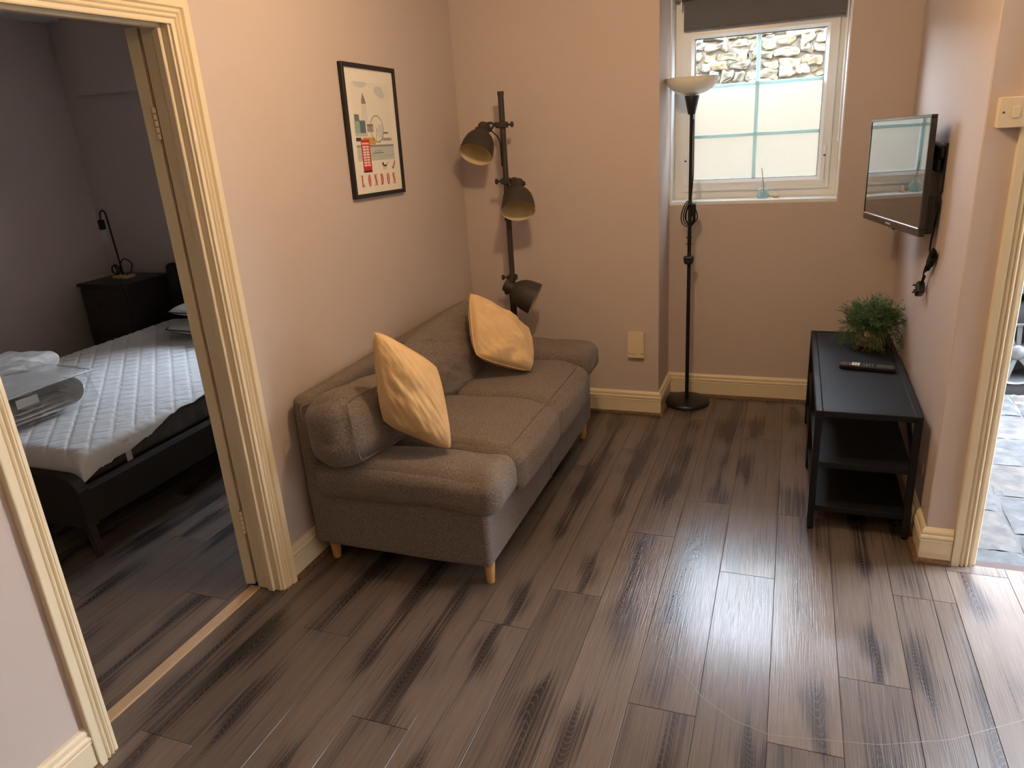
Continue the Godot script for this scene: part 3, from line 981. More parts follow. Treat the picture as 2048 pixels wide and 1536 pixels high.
# ------------------------------------------------------------------ ceiling lights of the room (above the frame)
func ceiling_lights() -> void:
	var warm := Color(1.0, 0.69, 0.40)
	for a in [[Vector3(-0.55, CEIL - 0.11, -2.1), 1.06, "ceiling lamp with a round glowing globe above the middle of the room"], [Vector3(0.1, CEIL - 0.11, -0.25), 0.35, "ceiling lamp with a round glowing globe nearer the viewer"]]:
		var p: Vector3 = a[0]
		var t := thing("ceiling_light", a[2], "ceiling light", Vector3(p.x, CEIL - 0.17, p.z), "warm globe ceiling lamps")
		var bs := MB.new()
		bs.lathe([Vector2(0.0, CEIL - p.y), Vector2(0.06, CEIL - p.y), Vector2(0.06, CEIL - p.y - 0.02), Vector2(0.03, CEIL - p.y - 0.045), Vector2(0.0, CEIL - p.y - 0.045)], p, 24)
		part(t, "ceiling_rose", bs, M.upvc)
		var g := MB.new()
		var pr := []
		for k in 17:
			var an := -PI / 2 + PI * k / 16.0
			pr.append(Vector2(0.062 * cos(an), 0.062 * sin(an)))
		g.lathe(pr, p, 32)
		var gm := mat(col(255, 236, 200), 0.4)
		gm.emission_enabled = true
		gm.emission = warm.linear_to_srgb()
		gm.emission_energy_multiplier = 6.0
		part(t, "bulb_globe", g, gm)
		var l := OmniLight3D.new()
		l.name = "lamp"
		l.position = p - t.position
		l.light_color = warm.linear_to_srgb()
		l.light_energy = a[1]
		l.light_size = 0.06
		l.omni_range = 9.0
		l.omni_attenuation = 2.0
		l.shadow_enabled = true
		t.add_child(l)

# ------------------------------------------------------------------ soft shapes
# stuffed cushion: rounded box swollen along one axis, sagging a little, with puckered noise
func cushion(size: Vector3, r: float, axis: int, swell: float, xf: Transform3D, sd: int, amp := 0.006, nin := 14) -> MB:
	var b := MB.new()
	b.xf = xf
	var nz := noise(2.6, sd, 3)
	var n2 := noise(9.0, sd + 1, 2)
	var i1 := (axis + 1) % 3
	var i2 := (axis + 2) % 3
	b.rbox(size, r, nin, func(p: Vector3, c: Vector3) -> Vector3:
		var q := p
		var w := (1.0 - c[i1] * c[i1] * 0.9) * (1.0 - c[i2] * c[i2] * 0.9)
		q[axis] += signf(p[axis]) * minf(absf(p[axis]) / (size[axis] * 0.5), 1.0) * swell * w
		# sides swell a little, corners draw in
		q[i1] *= 1.0 + 0.05 * (1.0 - c[i2] * c[i2]) - 0.02
		q[i2] *= 1.0 + 0.05 * (1.0 - c[i1] * c[i1]) - 0.02
		var k := nz.get_noise_3dv(p) * amp * 2.0 + n2.get_noise_3dv(p) * amp * 0.6
		return q + q.normalized() * k)
	return b

# square pillow between four corners
func pillow(A: Vector3, B: Vector3, C: Vector3, D: Vector3, thick: float, sd: int, amp: float, res := 44) -> MB:
	var b := MB.new()
	var N := ((B - A).cross(D - A) + (C - B).cross(C - D) * -1.0).normalized()
	var nz := noise(5.0, sd, 3)
	var nf := noise(14.0, sd + 7, 2)
	for s in [1.0, -1.0]:
		var P := []
		for i in res + 1:
			var row := PackedVector3Array()
			for j in res + 1:
				row.append(pillow_at(A, B, C, D, N, thick, float(i) / res, float(j) / res, s, nz, nf, amp))
			P.append(row)
		b.sheet(P, s < 0)
	# make the sheets face outwards
	var c := (A + B + C + D) / 4
	for k in b.v.size() / 3:
		var o := (b.v[k * 3] + b.v[k * 3 + 1] + b.v[k * 3 + 2]) / 3.0 - c
		if o.dot(b.n[k * 3]) < 0.0 and absf(o.dot(N)) > 0.004:
			for q in 3: b.n[k * 3 + q] = -b.n[k * 3 + q]
			var t := b.v[k * 3 + 1]; b.v[k * 3 + 1] = b.v[k * 3 + 2]; b.v[k * 3 + 2] = t
			t = b.n[k * 3 + 1]; b.n[k * 3 + 1] = b.n[k * 3 + 2]; b.n[k * 3 + 2] = t
	return b

func pillow_at(A: Vector3, B: Vector3, C: Vector3, D: Vector3, N: Vector3, thick: float, u0: float, v0: float, s: float, nz: FastNoiseLite, nf: FastNoiseLite, amp: float) -> Vector3:
	var u := smoothstep(0.0, 1.0, u0) * 0.35 + u0 * 0.65
	var v := smoothstep(0.0, 1.0, v0) * 0.35 + v0 * 0.65
	var uu := 0.5 + (u - 0.5) * (1.0 + 0.07 - 0.09 * pow(2.0 * v - 1.0, 4.0))
	var vv := 0.5 + (v - 0.5) * (1.0 + 0.07 - 0.09 * pow(2.0 * u - 1.0, 4.0))
	var p := A.lerp(B, uu).lerp(D.lerp(C, uu), vv)
	var e := 16.0 * u * (1.0 - u) * v * (1.0 - v)
	var h := thick * 0.5 * pow(maxf(e, 0.0), 0.42)
	var edge := minf(minf(u, 1.0 - u), minf(v, 1.0 - v))
	var crease := nz.get_noise_2d(u * 0.42 + s * 3.0, v * 0.42) + 0.3 * nf.get_noise_2d((u + v) * 0.07 + s * 5.0, (u - v) * 0.42)
	h += crease * amp * smoothstep(0.0, 0.12, edge)
	return p + N * h * s

func pillow_edge(A: Vector3, B: Vector3, C: Vector3, D: Vector3, side: int) -> Array:
	var out := []
	var nz := noise(5.0, 1, 1)
	for i in 25:
		var t := i / 24.0
		var uv: Vector2 = [Vector2(t, 0), Vector2(1, t), Vector2(1.0 - t, 1), Vector2(0, 1.0 - t)][side]
		out.append(pillow_at(A, B, C, D, Vector3.ZERO, 0.0, uv.x, uv.y, 1.0, nz, nz, 0.0))
	return out

# ------------------------------------------------------------------ sofa
func sofa() -> void:
	var s := thing("sofa", "brown-grey woven two-seat sofa with low padded arms and short wooden legs", "sofa", Vector3(-1.31, 0, -2.775))
	var plain := func(p: Vector3, _c: Vector3) -> Vector3: return p
	var b := MB.new()
	b.xf = Transform3D(Basis(), Vector3(-1.308, 0.225, -2.775))
	var bn := noise(1.6, 12, 2)
	b.rbox(Vector3(0.752, 0.27, 1.45), 0.022, 10, func(p: Vector3, _c: Vector3) -> Vector3: return p * (1.0 + 0.012 * bn.get_noise_3dv(p)))
	part(s, "base", b, M.sofa)
	var sm := MB.new()
	sm.tube([Vector3(-0.9312, 0.10, -2.78), Vector3(-0.9306, 0.22, -2.78), Vector3(-0.9312, 0.33, -2.78)], 0.0022, 6)
	part(s, "seam", sm, M.sofa)
	b = MB.new()
	b.xf = Transform3D(Basis(), Vector3(-1.652, 0.49, -2.775))
	b.rbox(Vector3(0.082, 0.43, 1.44), 0.034, 8, plain)
	part(s, "back_frame", b, M.sofa)
	# arms: box below, padded roll on top
	for e in [[-2.155, 1.0, 51, 0.388], [-3.395, -1.0, 52, 0.457]]:
		var z: float = e[0]
		var sg: float = e[1]
		b = MB.new()
		b.xf = Transform3D(Basis(), Vector3(-1.30, e[3] - 0.10, z + sg * 0.008))
		b.rbox(Vector3(0.725, 0.19, 0.19), 0.02, 6, plain)
		part(s, "arm_panel", b, M.sofa)
		var nz := noise(2.4, e[2], 3)
		b = MB.new()
		b.xf = Transform3D(Basis(), Vector3(-1.258, e[3], z))
		b.rbox(Vector3(0.76, 0.155, 0.245), 0.062, 12, func(p: Vector3, c: Vector3) -> Vector3:
			var q := p
			q.y += 0.018 * (1.0 - c.x * c.x) * (1.0 - c.z * c.z) * (1.0 if p.y > 0 else 0.0)
			# slumps towards the wall end, overhangs outwards
			q.y -= (0.012 if sg > 0 else 0.03) * smoothstep(0.6, -1.0, c.x) * (0.4 if p.y < 0 else 1.0)
			q.z += sg * 0.006 * (1.0 - c.y * c.y)
			if p.y < 0.0: q.y -= 0.012 * smoothstep(0.0, 1.0, c.z * sg)
			return q + Vector3(0, 1, 0) * nz.get_noise_3dv(p) * 0.018)
		var pad := part(s, "arm_pad", b, M.sofa)
		var pe := MB.new()
		var line := []
		for k in 20:
			line.append(Vector3(lerpf(-1.6, -0.93, k / 19.0), 0.352 + 0.004 * sin(k * 0.5), z + sg * (0.108)))
		pe.tube(line, 0.0025, 6)
		part(pad, "seam", pe, M.sofa)
	# seat cushions
	for e in [[-2.527, 0.515, 53], [-3.045, 0.52, 54]]:
		b = MB.new()
		var nz := noise(2.0, e[2], 3)
		var L: float = e[1]
		b.xf = Transform3D(Basis(Vector3.BACK, deg_to_rad(1.0)), Vector3(-1.215, 0.402, e[0]))
		b.rbox(Vector3(0.675, 0.15, L), 0.045, 16, func(p: Vector3, c: Vector3) -> Vector3:
			var q := p
			var w := (1.0 - pow(absf(c.x), 3.0)) * (1.0 - pow(absf(c.z), 3.0))
			q.y += (0.022 if p.y > 0 else -0.004) * w
			var front := smoothstep(0.55, 1.0, c.x)
			q.y -= front * (0.03 if p.y > 0 else 0.052)
			q.x += 0.012 * front * (1.0 - c.y * c.y) * (1.0 - c.z * c.z)
			q.z *= 1.0 + 0.018 * (1.0 - c.y * c.y)
			return q + Vector3(0.3, 1, 0) * nz.get_noise_3dv(p) * 0.014)
		var cu := part(s, "seat_cushion", b, M.sofa)
		for dx in [0.0, 0.018]:
			var st := MB.new()
			var ln := []
			for k in 16:
				ln.append(Vector3(-0.93 + dx, 0.4675 - dx * 0.9, e[0] + L * 0.46 * (k / 7.5 - 1.0)))
			st.tube(ln, 0.0016, 5)
			part(cu, "seam", st, M.sofa)
	# loose back cushions
	var x1 := Transform3D(Basis(Vector3.BACK, deg_to_rad(12.0)) * Basis(Vector3.RIGHT, deg_to_rad(-7.0)), Vector3(-1.487, 0.562, -2.305))
	var S1 := Vector3(0.20, 0.285, 0.68)
	var c1 := part(s, "back_cushion", cushion(S1, 0.09, 0, 0.045, x1, 55, 0.008), M.sofa)
	for sx in [-0.5, 0.5]:
		var t := MB.new()
		t.xf = x1
		var l := []
		for k in 41:
			var a := TAU * k / 40.0
			l.append(Vector3(sx * S1.x * 1.02, clampf(1.3 * cos(a), -0.9, 0.9) * S1.y * 0.44, clampf(1.3 * sin(a), -0.95, 0.95) * S1.z * 0.475))
		t.tube(l, 0.0022, 5, false)
		part(c1, "piping", t, M.sofa)
	var q := [Vector3(-1.53, 0.735, -2.64), Vector3(-1.485, 0.792, -3.24), Vector3(-1.405, 0.445, -3.29), Vector3(-1.395, 0.45, -2.72)]
	var c2 := part(s, "back_cushion", pillow(q[0], q[1], q[2], q[3], 0.185, 61, 0.016), M.sofa)
	for k in 4:
		var p := MB.new()
		p.tube(pillow_edge(q[0], q[1], q[2], q[3], k), 0.0025, 6, false)
		part(c2, "piping", p, M.sofa)
	for x in [-1.634, -0.966]:
		for z in [-2.11, -3.44]:
			var l := MB.new()
			l.lathe([Vector2(0, 0.0), Vector2(0.0135, 0.0), Vector2(0.0155, 0.003), Vector2(0.0225, 0.095), Vector2(0, 0.095)], Vector3(x, 0, z), 20)
			part(s, "leg", l, M.oak_leg, "short tapered pale wooden leg")

func cream_pillows() -> void:
	var sets := [
		[Vector3(-1.345, 0.945, -2.14), Vector3(-1.195, 0.768, -2.295), Vector3(-1.108, 0.502, -2.172), Vector3(-1.335, 0.615, -2.112), 0.18, 3, 0.013, "cream velvet scatter pillow standing on its corner nearest the doorway"],
		[Vector3(-1.355, 0.880, -3.01), Vector3(-1.175, 0.640, -3.25), Vector3(-1.092, 0.508, -3.035), Vector3(-1.285, 0.632, -2.86), 0.15, 9, 0.022, "cream velvet scatter pillow with a dented face by the far sofa arm"]]
	for q in sets:
		var base := Vector3((q[0].x + q[2].x) / 2, q[2].y, (q[0].z + q[2].z) / 2)
		var t := thing("scatter_pillow", q[7], "pillow", base, "cream velvet pillows on the sofa")
		part(t, "cover", pillow(q[0], q[1], q[2], q[3], q[4], q[5], q[6]), M.velvet)
		for k in 4:
			var p := MB.new()
			p.tube(pillow_edge(q[0], q[1], q[2], q[3], k), 0.0035 if k == 3 else 0.002, 8, false)
			part(t, "piping", p, M.velvet)
		var N: Vector3 = (q[1] - q[0]).cross(q[3] - q[0]).normalized()
		var zp := MB.new()
		var l := []
		for e in pillow_edge(q[0], q[1], q[2], q[3], 3):
			l.append(e + N * 0.006 + (q[1] - q[0]).normalized() * 0.002)
		zp.tube(l, 0.0018, 6, false)
		part(t, "zip", zp, M.zip, "brown zip along the edge")

# ------------------------------------------------------------------ floor lamps
func aim(at: Vector3, dir: Vector3) -> Transform3D:
	# local -y points along dir
	var y := -dir.normalized()
	var x := y.cross(Vector3.BACK)
	if x.length() < 0.05: x = y.cross(Vector3.RIGHT)
	x = x.normalized()
	return Transform3D(Basis(x, y, x.cross(y)), at)

# rim centre, direction the shade faces, height of its clamp on the pole
const HEADS := [[Vector3(-1.505, 1.462, -3.55), Vector3(-0.068, -0.751, 0.657), 1.594], [Vector3(-1.287, 1.18, -3.53), Vector3(0.207, -0.757, 0.620), 1.319], [Vector3(-1.242, 0.715, -3.585), Vector3(0.890, -0.442, -0.112), 0.815]]

func spot_lamp() -> void:
	var P := Vector3(-1.392, 0, -3.66)
	var t := thing("spot_floor_lamp", "dark brown floor lamp with three bell-shaped spot heads on one pole", "floor lamp", P)
	var b := MB.new()
	b.lathe([Vector2(0, 0.0), Vector2(0.135, 0.0), Vector2(0.14, 0.006), Vector2(0.138, 0.018), Vector2(0.12, 0.026), Vector2(0.02, 0.03), Vector2(0, 0.03)], P, 40)
	part(t, "base", b, M.graphite)
	b = MB.new()
	b.lathe([Vector2(0.0145, 0.028), Vector2(0.0145, 1.742), Vector2(0.0, 1.747)], P, 20)
	part(t, "pole", b, M.graphite)
	b = MB.new()
	b.lathe([Vector2(0.0165, 1.735), Vector2(0.0165, 1.752), Vector2(0, 1.752)], P, 20)
	part(t, "pole_cap", b, M.graphite)
	var inner := mat(col(214, 196, 150), 0.5, 0.4)
	for e in HEADS:
		var X := aim(e[0], e[1])
		var h := MB.new()
		h.xf = X
		h.lathe([Vector2(0.0855, 0.0), Vector2(0.085, 0.02), Vector2(0.081, 0.055), Vector2(0.073, 0.085), Vector2(0.06, 0.108), Vector2(0.044, 0.124), Vector2(0.035, 0.133), Vector2(0.0335, 0.14), Vector2(0.033, 0.172), Vector2(0.03, 0.18), Vector2(0.02, 0.184), Vector2(0, 0.185)], Vector3.ZERO, 40)
		var hp := part(t, "lamp_head", h, M.graphite)
		var i := MB.new()
		i.xf = X
		i.lathe([Vector2(0.0, 0.127), Vector2(0.04, 0.122), Vector2(0.057, 0.105), Vector2(0.07, 0.083), Vector2(0.0785, 0.055), Vector2(0.0832, 0.02), Vector2(0.0840, 0.0005), Vector2(0.0855, 0.0)], Vector3.ZERO, 40)
		part(hp, "shade_lining", i, inner, "cream enamel inside of the shade")
		var so := MB.new()
		so.xf = X
		so.lathe([Vector2(0.0, 0.085), Vector2(0.014, 0.085), Vector2(0.016, 0.124)], Vector3.ZERO, 16)
		part(hp, "bulb_holder", so, M.upvc)
		# yoke from the neck to a clamp on the pole
		var neck: Vector3 = X * Vector3(0, 0.155, 0)
		var cl := Vector3(P.x, e[2], P.z)
		var side: Vector3 = X.basis.x
		for s in [-1.0, 1.0]:
			var kn := MB.new()
			kn.xf = Transform3D(X.basis * Basis(Vector3.BACK, PI / 2), X * Vector3(s * 0.036, 0.155, 0))
			kn.lathe([Vector2(0, -0.006), Vector2(0.011, -0.006), Vector2(0.011, 0.006), Vector2(0, 0.006)], Vector3.ZERO, 14)
			part(hp, "yoke_screw", kn, M.graphite)
		var y := MB.new()
		y.tube(spline([neck + side * 0.04, (neck + side * 0.035).lerp(cl, 0.5) + Vector3(0, 0.02, 0), cl.lerp(neck, 0.3)], 6), 0.006, 8)
		y.tube(spline([neck - side * 0.04, (neck - side * 0.035).lerp(cl, 0.5) + Vector3(0, 0.02, 0), cl.lerp(neck, 0.3)], 6), 0.006, 8)
		y.tube([cl.lerp(neck, 0.35), cl], 0.009, 10)
		part(hp, "yoke", y, M.graphite)
		var c := MB.new()
		c.box(cl - Vector3(0.024, 0.015, 0.022), cl + Vector3(0.024, 0.015, 0.022), 0.004)
		var sgn := -1.0 if neck.x > cl.x else 1.0
		c.tube([cl, cl + Vector3(0.05 * sgn, 0, 0.004)], 0.005, 8)
		part(t, "clamp", c, M.graphite)
		var kb := MB.new()
		kb.xf = Transform3D(Basis(Vector3.BACK, PI / 2), cl + Vector3(0.052 * sgn, 0, 0.004))
		kb.lathe([Vector2(0, -0.005), Vector2(0.013, -0.005), Vector2(0.015, 0.0), Vector2(0.013, 0.005), Vector2(0, 0.005)], Vector3.ZERO, 12)
		part(t, "clamp_knob", kb, M.graphite)
		var cd := MB.new()
		cd.tube(spline([X * Vector3(0, 0.182, 0), neck.lerp(cl, 0.6) + Vector3(0, -0.03, 0.02), cl + Vector3(-0.016, -0.08, 0.012), cl + Vector3(-0.015, -0.2, 0.008)], 8), 0.0032, 8)
		part(t, "cord", cd, M.cord)

func uplighter() -> void:
	var P := Vector3(-0.505, 0, -4.048)
	var t := thing("uplighter_lamp", "black floor lamp with a white bowl shade standing in front of the window", "floor lamp", P)
	var b := MB.new()
	b.lathe([Vector2(0, 0.0), Vector2(0.122, 0.0), Vector2(0.128, 0.006), Vector2(0.127, 0.016), Vector2(0.118, 0.026), Vector2(0.10, 0.031), Vector2(0.02, 0.034), Vector2(0, 0.034)], P, 48)
	part(t, "base", b, M.black_plastic)
	b = MB.new()
	b.lathe([Vector2(0.0105, 0.03), Vector2(0.0105, 0.60), Vector2(0.0098, 0.602), Vector2(0.0098, 1.15), Vector2(0.0088, 1.152), Vector2(0.0088, 1.59)], P, 18)
	part(t, "pole", b, M.black_metal)
	b = MB.new()
	b.lathe([Vector2(0, 1.582), Vector2(0.017, 1.582), Vector2(0.019, 1.587), Vector2(0.037, 1.668), Vector2(0.036, 1.673), Vector2(0, 1.674)], P, 32)
	part(t, "lamp_cup", b, M.black_plastic)
	b = MB.new()
	var pr := []
	for k in 15:
		var a := PI / 2 * k / 14.0
		pr.append(Vector2(0.13 * sin(a), 1.757 - 0.083 * cos(a)))
	pr.append(Vector2(0.131, 1.7585))
	for k in 15:
		var a := PI / 2 * (14 - k) / 14.0
		pr.append(Vector2(0.1275 * sin(a), 1.7575 - 0.080 * cos(a)))
	b.lathe(pr, P, 48)
	var bowl := mat(col(244, 240, 226), 0.3, 0.5)
	bowl.backlight_enabled = true
	bowl.backlight = col(150, 146, 132)
	part(t, "bowl_shade", b, bowl)
	# flex looped up and tied to the pole
	var c := MB.new()
	for k in 5:
		var w: float = [0.034, 0.026, 0.02, 0.022, 0.03][k]
		var d: float = [0.02, 0.026, 0.03, 0.016, 0.012][k]
		var hh: float = [0.068, 0.06, 0.052, 0.058, 0.05][k]
		var l := []
		for i in 33:
			var a := TAU * i / 32.0
			l.append(P + Vector3(w * sin(a) * (1.0 - 0.4 * cos(a)) + 0.004 * (k - 2), 1.085 + hh * cos(a), d * (0.6 + 0.4 * cos(a))))
		c.tube(l, 0.0032, 7, false)
	c.tube(spline([P + Vector3(0.012, 1.56, 0.004), P + Vector3(0.0135, 1.4, 0.004), P + Vector3(0.012, 1.25, 0.006), P + Vector3(0.006, 1.15, 0.014)], 6), 0.003, 7)
	c.tube(spline([P + Vector3(0.004, 1.03, 0.014), P + Vector3(-0.002, 0.99, 0.014), P + Vector3(0.0, 0.9, 0.014), P + Vector3(0.0, 0.86, 0.016)], 6), 0.003, 7)
	part(t, "cord", c, M.cord)
	part(t, "foot_switch", bx(P + Vector3(0.012, 1.07, 0.02), P + Vector3(0.034, 1.14, 0.038), 0.006), M.cord)
	for y in [0.96, 0.925]:
		b = MB.new()
		b.tube([P + Vector3(-0.018, y, 0.006), P + Vector3(0.016, y, 0.006)], 0.003, 6)
		part(t, "cord_clip", b, M.cord)
	b = MB.new()
	b.xf = Transform3D(Basis(), P + Vector3(0.0, 0.84, 0.022))
	b.rbox(Vector3(0.052, 0.046, 0.03), 0.012, 4, func(p: Vector3, cc: Vector3) -> Vector3: return p * Vector3(1.0 + 0.12 * cc.y, 1, 1))
	b.xf = Transform3D()
	b.tube([P + Vector3(0, 0.86, 0.02), P + Vector3(0, 0.882, 0.018)], 0.008, 10)
	part(t, "plug", b, M.black_plastic)

# ------------------------------------------------------------------ bench, remote
func tv_bench() -> void:
	var x0 := 0.132
	var x1 := 0.492
	var z0 := -2.768
	var z1 := -3.875
	var H := 0.51
	var t := thing("tv_bench", "black metal television bench with two lower shelves along the right wall", "bench", Vector3((x0 + x1) / 2, 0, (z0 + z1) / 2))
	var w := 0.025
	var c := 0.0025
	part(t, "top_panel", bx(Vector3(x0 + w + 0.001, H - 0.02, z1 + w + 0.001), Vector3(x1 - w - 0.001, H - 0.0012, z0 - w - 0.001), 0.001), M.black_metal)
	part(t, "rail", bx(Vector3(x0, H - w, z1), Vector3(x0 + w, H, z0), c), M.black_metal)
	part(t, "rail", bx(Vector3(x1 - w, H - w, z1), Vector3(x1, H, z0), c), M.black_metal)
	part(t, "rail", bx(Vector3(x0 + w, H - w, z0 - w), Vector3(x1 - w, H, z0), c), M.black_metal)
	part(t, "rail", bx(Vector3(x0 + w, H - w, z1), Vector3(x1 - w, H, z1 + w), c), M.black_metal)
	for x in [x0, x1 - w]:
		for z in [z0, (z0 + z1) / 2 + w / 2, z1 + w]:
			var l := part(t, "leg", bx(Vector3(x, 0.008, z - w), Vector3(x + w, H - w, z), c), M.black_metal)
			var ft := MB.new()
			ft.lathe([Vector2(0, 0), Vector2(0.009, 0), Vector2(0.009, 0.009), Vector2(0, 0.009)], Vector3(x + w / 2, 0, z - w / 2), 12)
			part(l, "foot", ft, M.cord)
	for y in [0.295, 0.105]:
		var sh := part(t, "shelf", bx(Vector3(x0 + 0.012, y - 0.004, z1 + 0.01), Vector3(x1 - 0.012, y, z0 - 0.01), 0.001), M.black_metal)
		part(sh, "shelf_lip", bx(Vector3(x0 + w, y - 0.022, z0 - 0.014), Vector3(x1 - w, y + 0.001, z0 - 0.008), 0.001), M.black_metal)
		part(sh, "shelf_lip", bx(Vector3(x0 + 0.006, y - 0.022, z1 + w), Vector3(x0 + 0.012, y + 0.001, z0 - w), 0.001), M.black_metal)
	for zz in [z0, (z0 + z1) / 2]:
		var b := MB.new()
		b.tube([Vector3(x1 - 0.010, H - 0.03, zz - 0.40), Vector3(x1 - 0.010, 0.30, zz - 0.03)], 0.009, 6)
		part(t, "brace", b, M.black_metal)
	# remote control
	var r := thing("remote_control", "slim black remote control lying across the bench in front of the plant", "remote control", Vector3(0.345, H, -3.288))
	var X := Transform3D(Basis(Vector3.UP, deg_to_rad(-9.0)), Vector3(0.345, H + 0.0005, -3.288))
	var b := MB.new()
	b.xf = X
	b.box(Vector3(-0.108, 0, -0.023), Vector3(0.108, 0.019, 0.023), 0.004)
	part(r, "case", b, M.black_plastic)
	var keys := [mat(col(120, 122, 124), 0.5), mat(col(236, 236, 232), 0.45), mat(col(190, 60, 50), 0.5)]
	for i in 19:
		for j in 3:
			if i in [0, 2, 7, 12] or (i == 3 and j == 0):
				continue
			var k := MB.new()
			k.xf = X
			var cx := -0.099 + i * 0.0108
			var cz := -0.0135 + j * 0.0135
			var big: bool = i >= 4 and i <= 6
			var q := 0.0042 if big else 0.0028
			k.box(Vector3(cx - q, 0.0185, cz - (0.0052 if big else 0.0026)), Vector3(cx + q, 0.0205, cz + (0.0052 if big else 0.0026)), 0.0006)
			part(r, "key", k, keys[1] if big else (keys[2] if i == 3 else keys[0]))

# ------------------------------------------------------------------ television
func television() -> void:
	var X := Transform3D(Basis.from_euler(Vector3(deg_to_rad(-0.24), deg_to_rad(-79.35), deg_to_rad(1.89)), EULER_ORDER_YXZ), Vector3(0.385, 1.304, -3.482))
	var t := thing("television", "black flat television on a wall bracket, its screen mirroring the window", "television", Vector3(0.42, 1.085, -3.48))
	var w := 0.365
	var h := 0.2175
	var gloss := mat(col(14, 14, 15), 0.12, 0.7)
	var bz := MB.new()
	bz.xf = X
	bz.box(Vector3(-w, h - 0.011, -0.022), Vector3(w, h, 0.0), 0.0015)
	bz.box(Vector3(-w, -h, -0.022), Vector3(w, -h + 0.026, 0.0), 0.002)
	bz.box(Vector3(-w, -h + 0.026, -0.022), Vector3(-w + 0.010, h - 0.011, 0.0), 0.0015)
	bz.box(Vector3(w - 0.010, -h + 0.026, -0.022), Vector3(w, h - 0.011, 0.0), 0.0015)
	part(t, "bezel", bz, gloss)
	var sc := MB.new()
	sc.xf = X
	sc.box(Vector3(-w + 0.010, -h + 0.026, -0.02), Vector3(w - 0.010, h - 0.011, -0.0022), 0.0)
	var scr := mat(col(30, 30, 31), 0.025, 1.0)
	scr.clearcoat_enabled = true
	scr.clearcoat = 1.0
	scr.clearcoat_roughness = 0.02
	part(t, "screen", sc, scr, "glossy dark screen")
	var stp := MB.new()
	stp.xf = X
	stp.box(Vector3(-w + 0.012, -h + 0.0262, -0.003), Vector3(w - 0.012, -h + 0.0315, 0.0014), 0.0012)
	part(t, "chrome_strip", stp, M.chrome, "bright silver strip under the screen")
	var lg := MB.new()
	lg.xf = X
	lg.box(Vector3(-0.032, -h + 0.010, -0.001), Vector3(0.032, -h + 0.0165, 0.0008), 0.0003)
	part(t, "badge", lg, mat(col(150, 150, 150), 0.4), "small grey maker's badge")
	var sn := MB.new()
	sn.xf = X
	sn.box(Vector3(0.0, -h - 0.008, -0.016), Vector3(0.06, -h + 0.002, -0.001), 0.004)
	part(t, "sensor_window", sn, gloss)
	var bk := MB.new()
	bk.xf = X
	bk.rbox_at(Vector3(-0.02, 0.03, -0.03), Vector3(0.66, 0.33, 0.03), 0.014)
	part(t, "back_cover", bk, M.black_plastic)
	var bl := MB.new()
	bl.xf = X
	bl.box(Vector3(-0.33, -h + 0.008, -0.056), Vector3(0.352, -0.075, -0.02), 0.006)
	part(t, "speaker_box", bl, M.black_plastic)
	# bracket
	var m := thing("tv_wall_bracket", "black wall bracket between the television and the wall", "bracket", Vector3(XT, 1.29, -3.2))
	var p := MB.new()
	p.box(Vector3(XT - 0.008, 1.255, -3.225), Vector3(XT, 1.43, -3.165), 0.002)
	part(m, "wall_plate", p, M.black_plastic)
	p = MB.new()
	p.xf = Transform3D(Basis(), Vector3(XT - 0.014, 1.395, -3.215))
	p.rbox(Vector3(0.03, 0.085, 0.075), 0.014, 3, func(q: Vector3, cc: Vector3) -> Vector3: return Vector3(q.x - 0.012 * (1.0 - cc.z), q.y * (0.75 - 0.25 * cc.z), q.z))
	part(m, "plate_cover", p, M.black_plastic)
	p = MB.new()
	p.box(Vector3(XT - 0.03, 1.325, -3.30), Vector3(XT - 0.012, 1.375, -3.19), 0.004)
	p.box(Vector3(XT - 0.052, 1.30, -3.42), Vector3(XT - 0.036, 1.39, -3.28), 0.004)
	part(m, "arm", p, M.black_plastic)
	# mains lead hanging from the set
	var k := thing("power_lead", "black mains lead bundled and hanging below the television with a three-pin plug", "cable", Vector3(0.508, 0.84, -3.2))
	p = MB.new()
	p.tube(spline([Vector3(0.513, 1.238, -3.175), Vector3(0.514, 1.232, -3.155), Vector3(0.514, 1.195, -3.155), Vector3(0.513, 1.12, -3.185), Vector3(0.512, 1.06, -3.205), Vector3(0.510, 1.03, -3.19)], 8), 0.0036, 8)
	var T := Vector3(0.509, 1.062, -3.075)
	var B := Vector3(0.507, 0.955, -3.185)
	for i in 4:
		var l := []
		var side := (B - T).normalized().cross(Vector3.RIGHT).normalized()
		for q in 25:
			var a := TAU * q / 24.0
			var r: float = [0.012, 0.009, 0.014, 0.006][i]
			l.append(T.lerp(B, 0.5 - 0.5 * cos(a) * (1.0 - 0.08 * i)) + side * sin(a) * r + Vector3.RIGHT * (0.004 * (i - 1.5)))
		p.tube(l, 0.0034, 7, false)
	var coil := []
	for q in 120:
		var f := q / 119.0
		var a := TAU * 7.5 * f
		var side2 := (B - T).normalized().cross(Vector3.RIGHT).normalized()
		coil.append(T.lerp(B, lerpf(0.25, 0.62, f)) + (side2 * cos(a) * 0.019 + Vector3.RIGHT * sin(a) * 0.011))
	p.tube(coil, 0.0034, 7)
	p.tube(spline([B + Vector3(0, 0.03, -0.01), Vector3(0.507, 0.945, -3.24), Vector3(0.506, 0.925, -3.235), Vector3(0.505, 0.93, -3.21)], 8), 0.0034, 7)
	part(k, "cord", p, M.cord)
	p = MB.new()
	for q in 6:
		var c := Vector3(0.505, 0.932, -3.21).lerp(Vector3(0.503, 0.897, -3.238), q / 5.0)
		var c2 := Vector3(0.505, 0.932, -3.21).lerp(Vector3(0.503, 0.897, -3.238), (q + 0.55) / 5.0)
		p.tube([c, c2], 0.0062 - 0.0002 * q, 10)
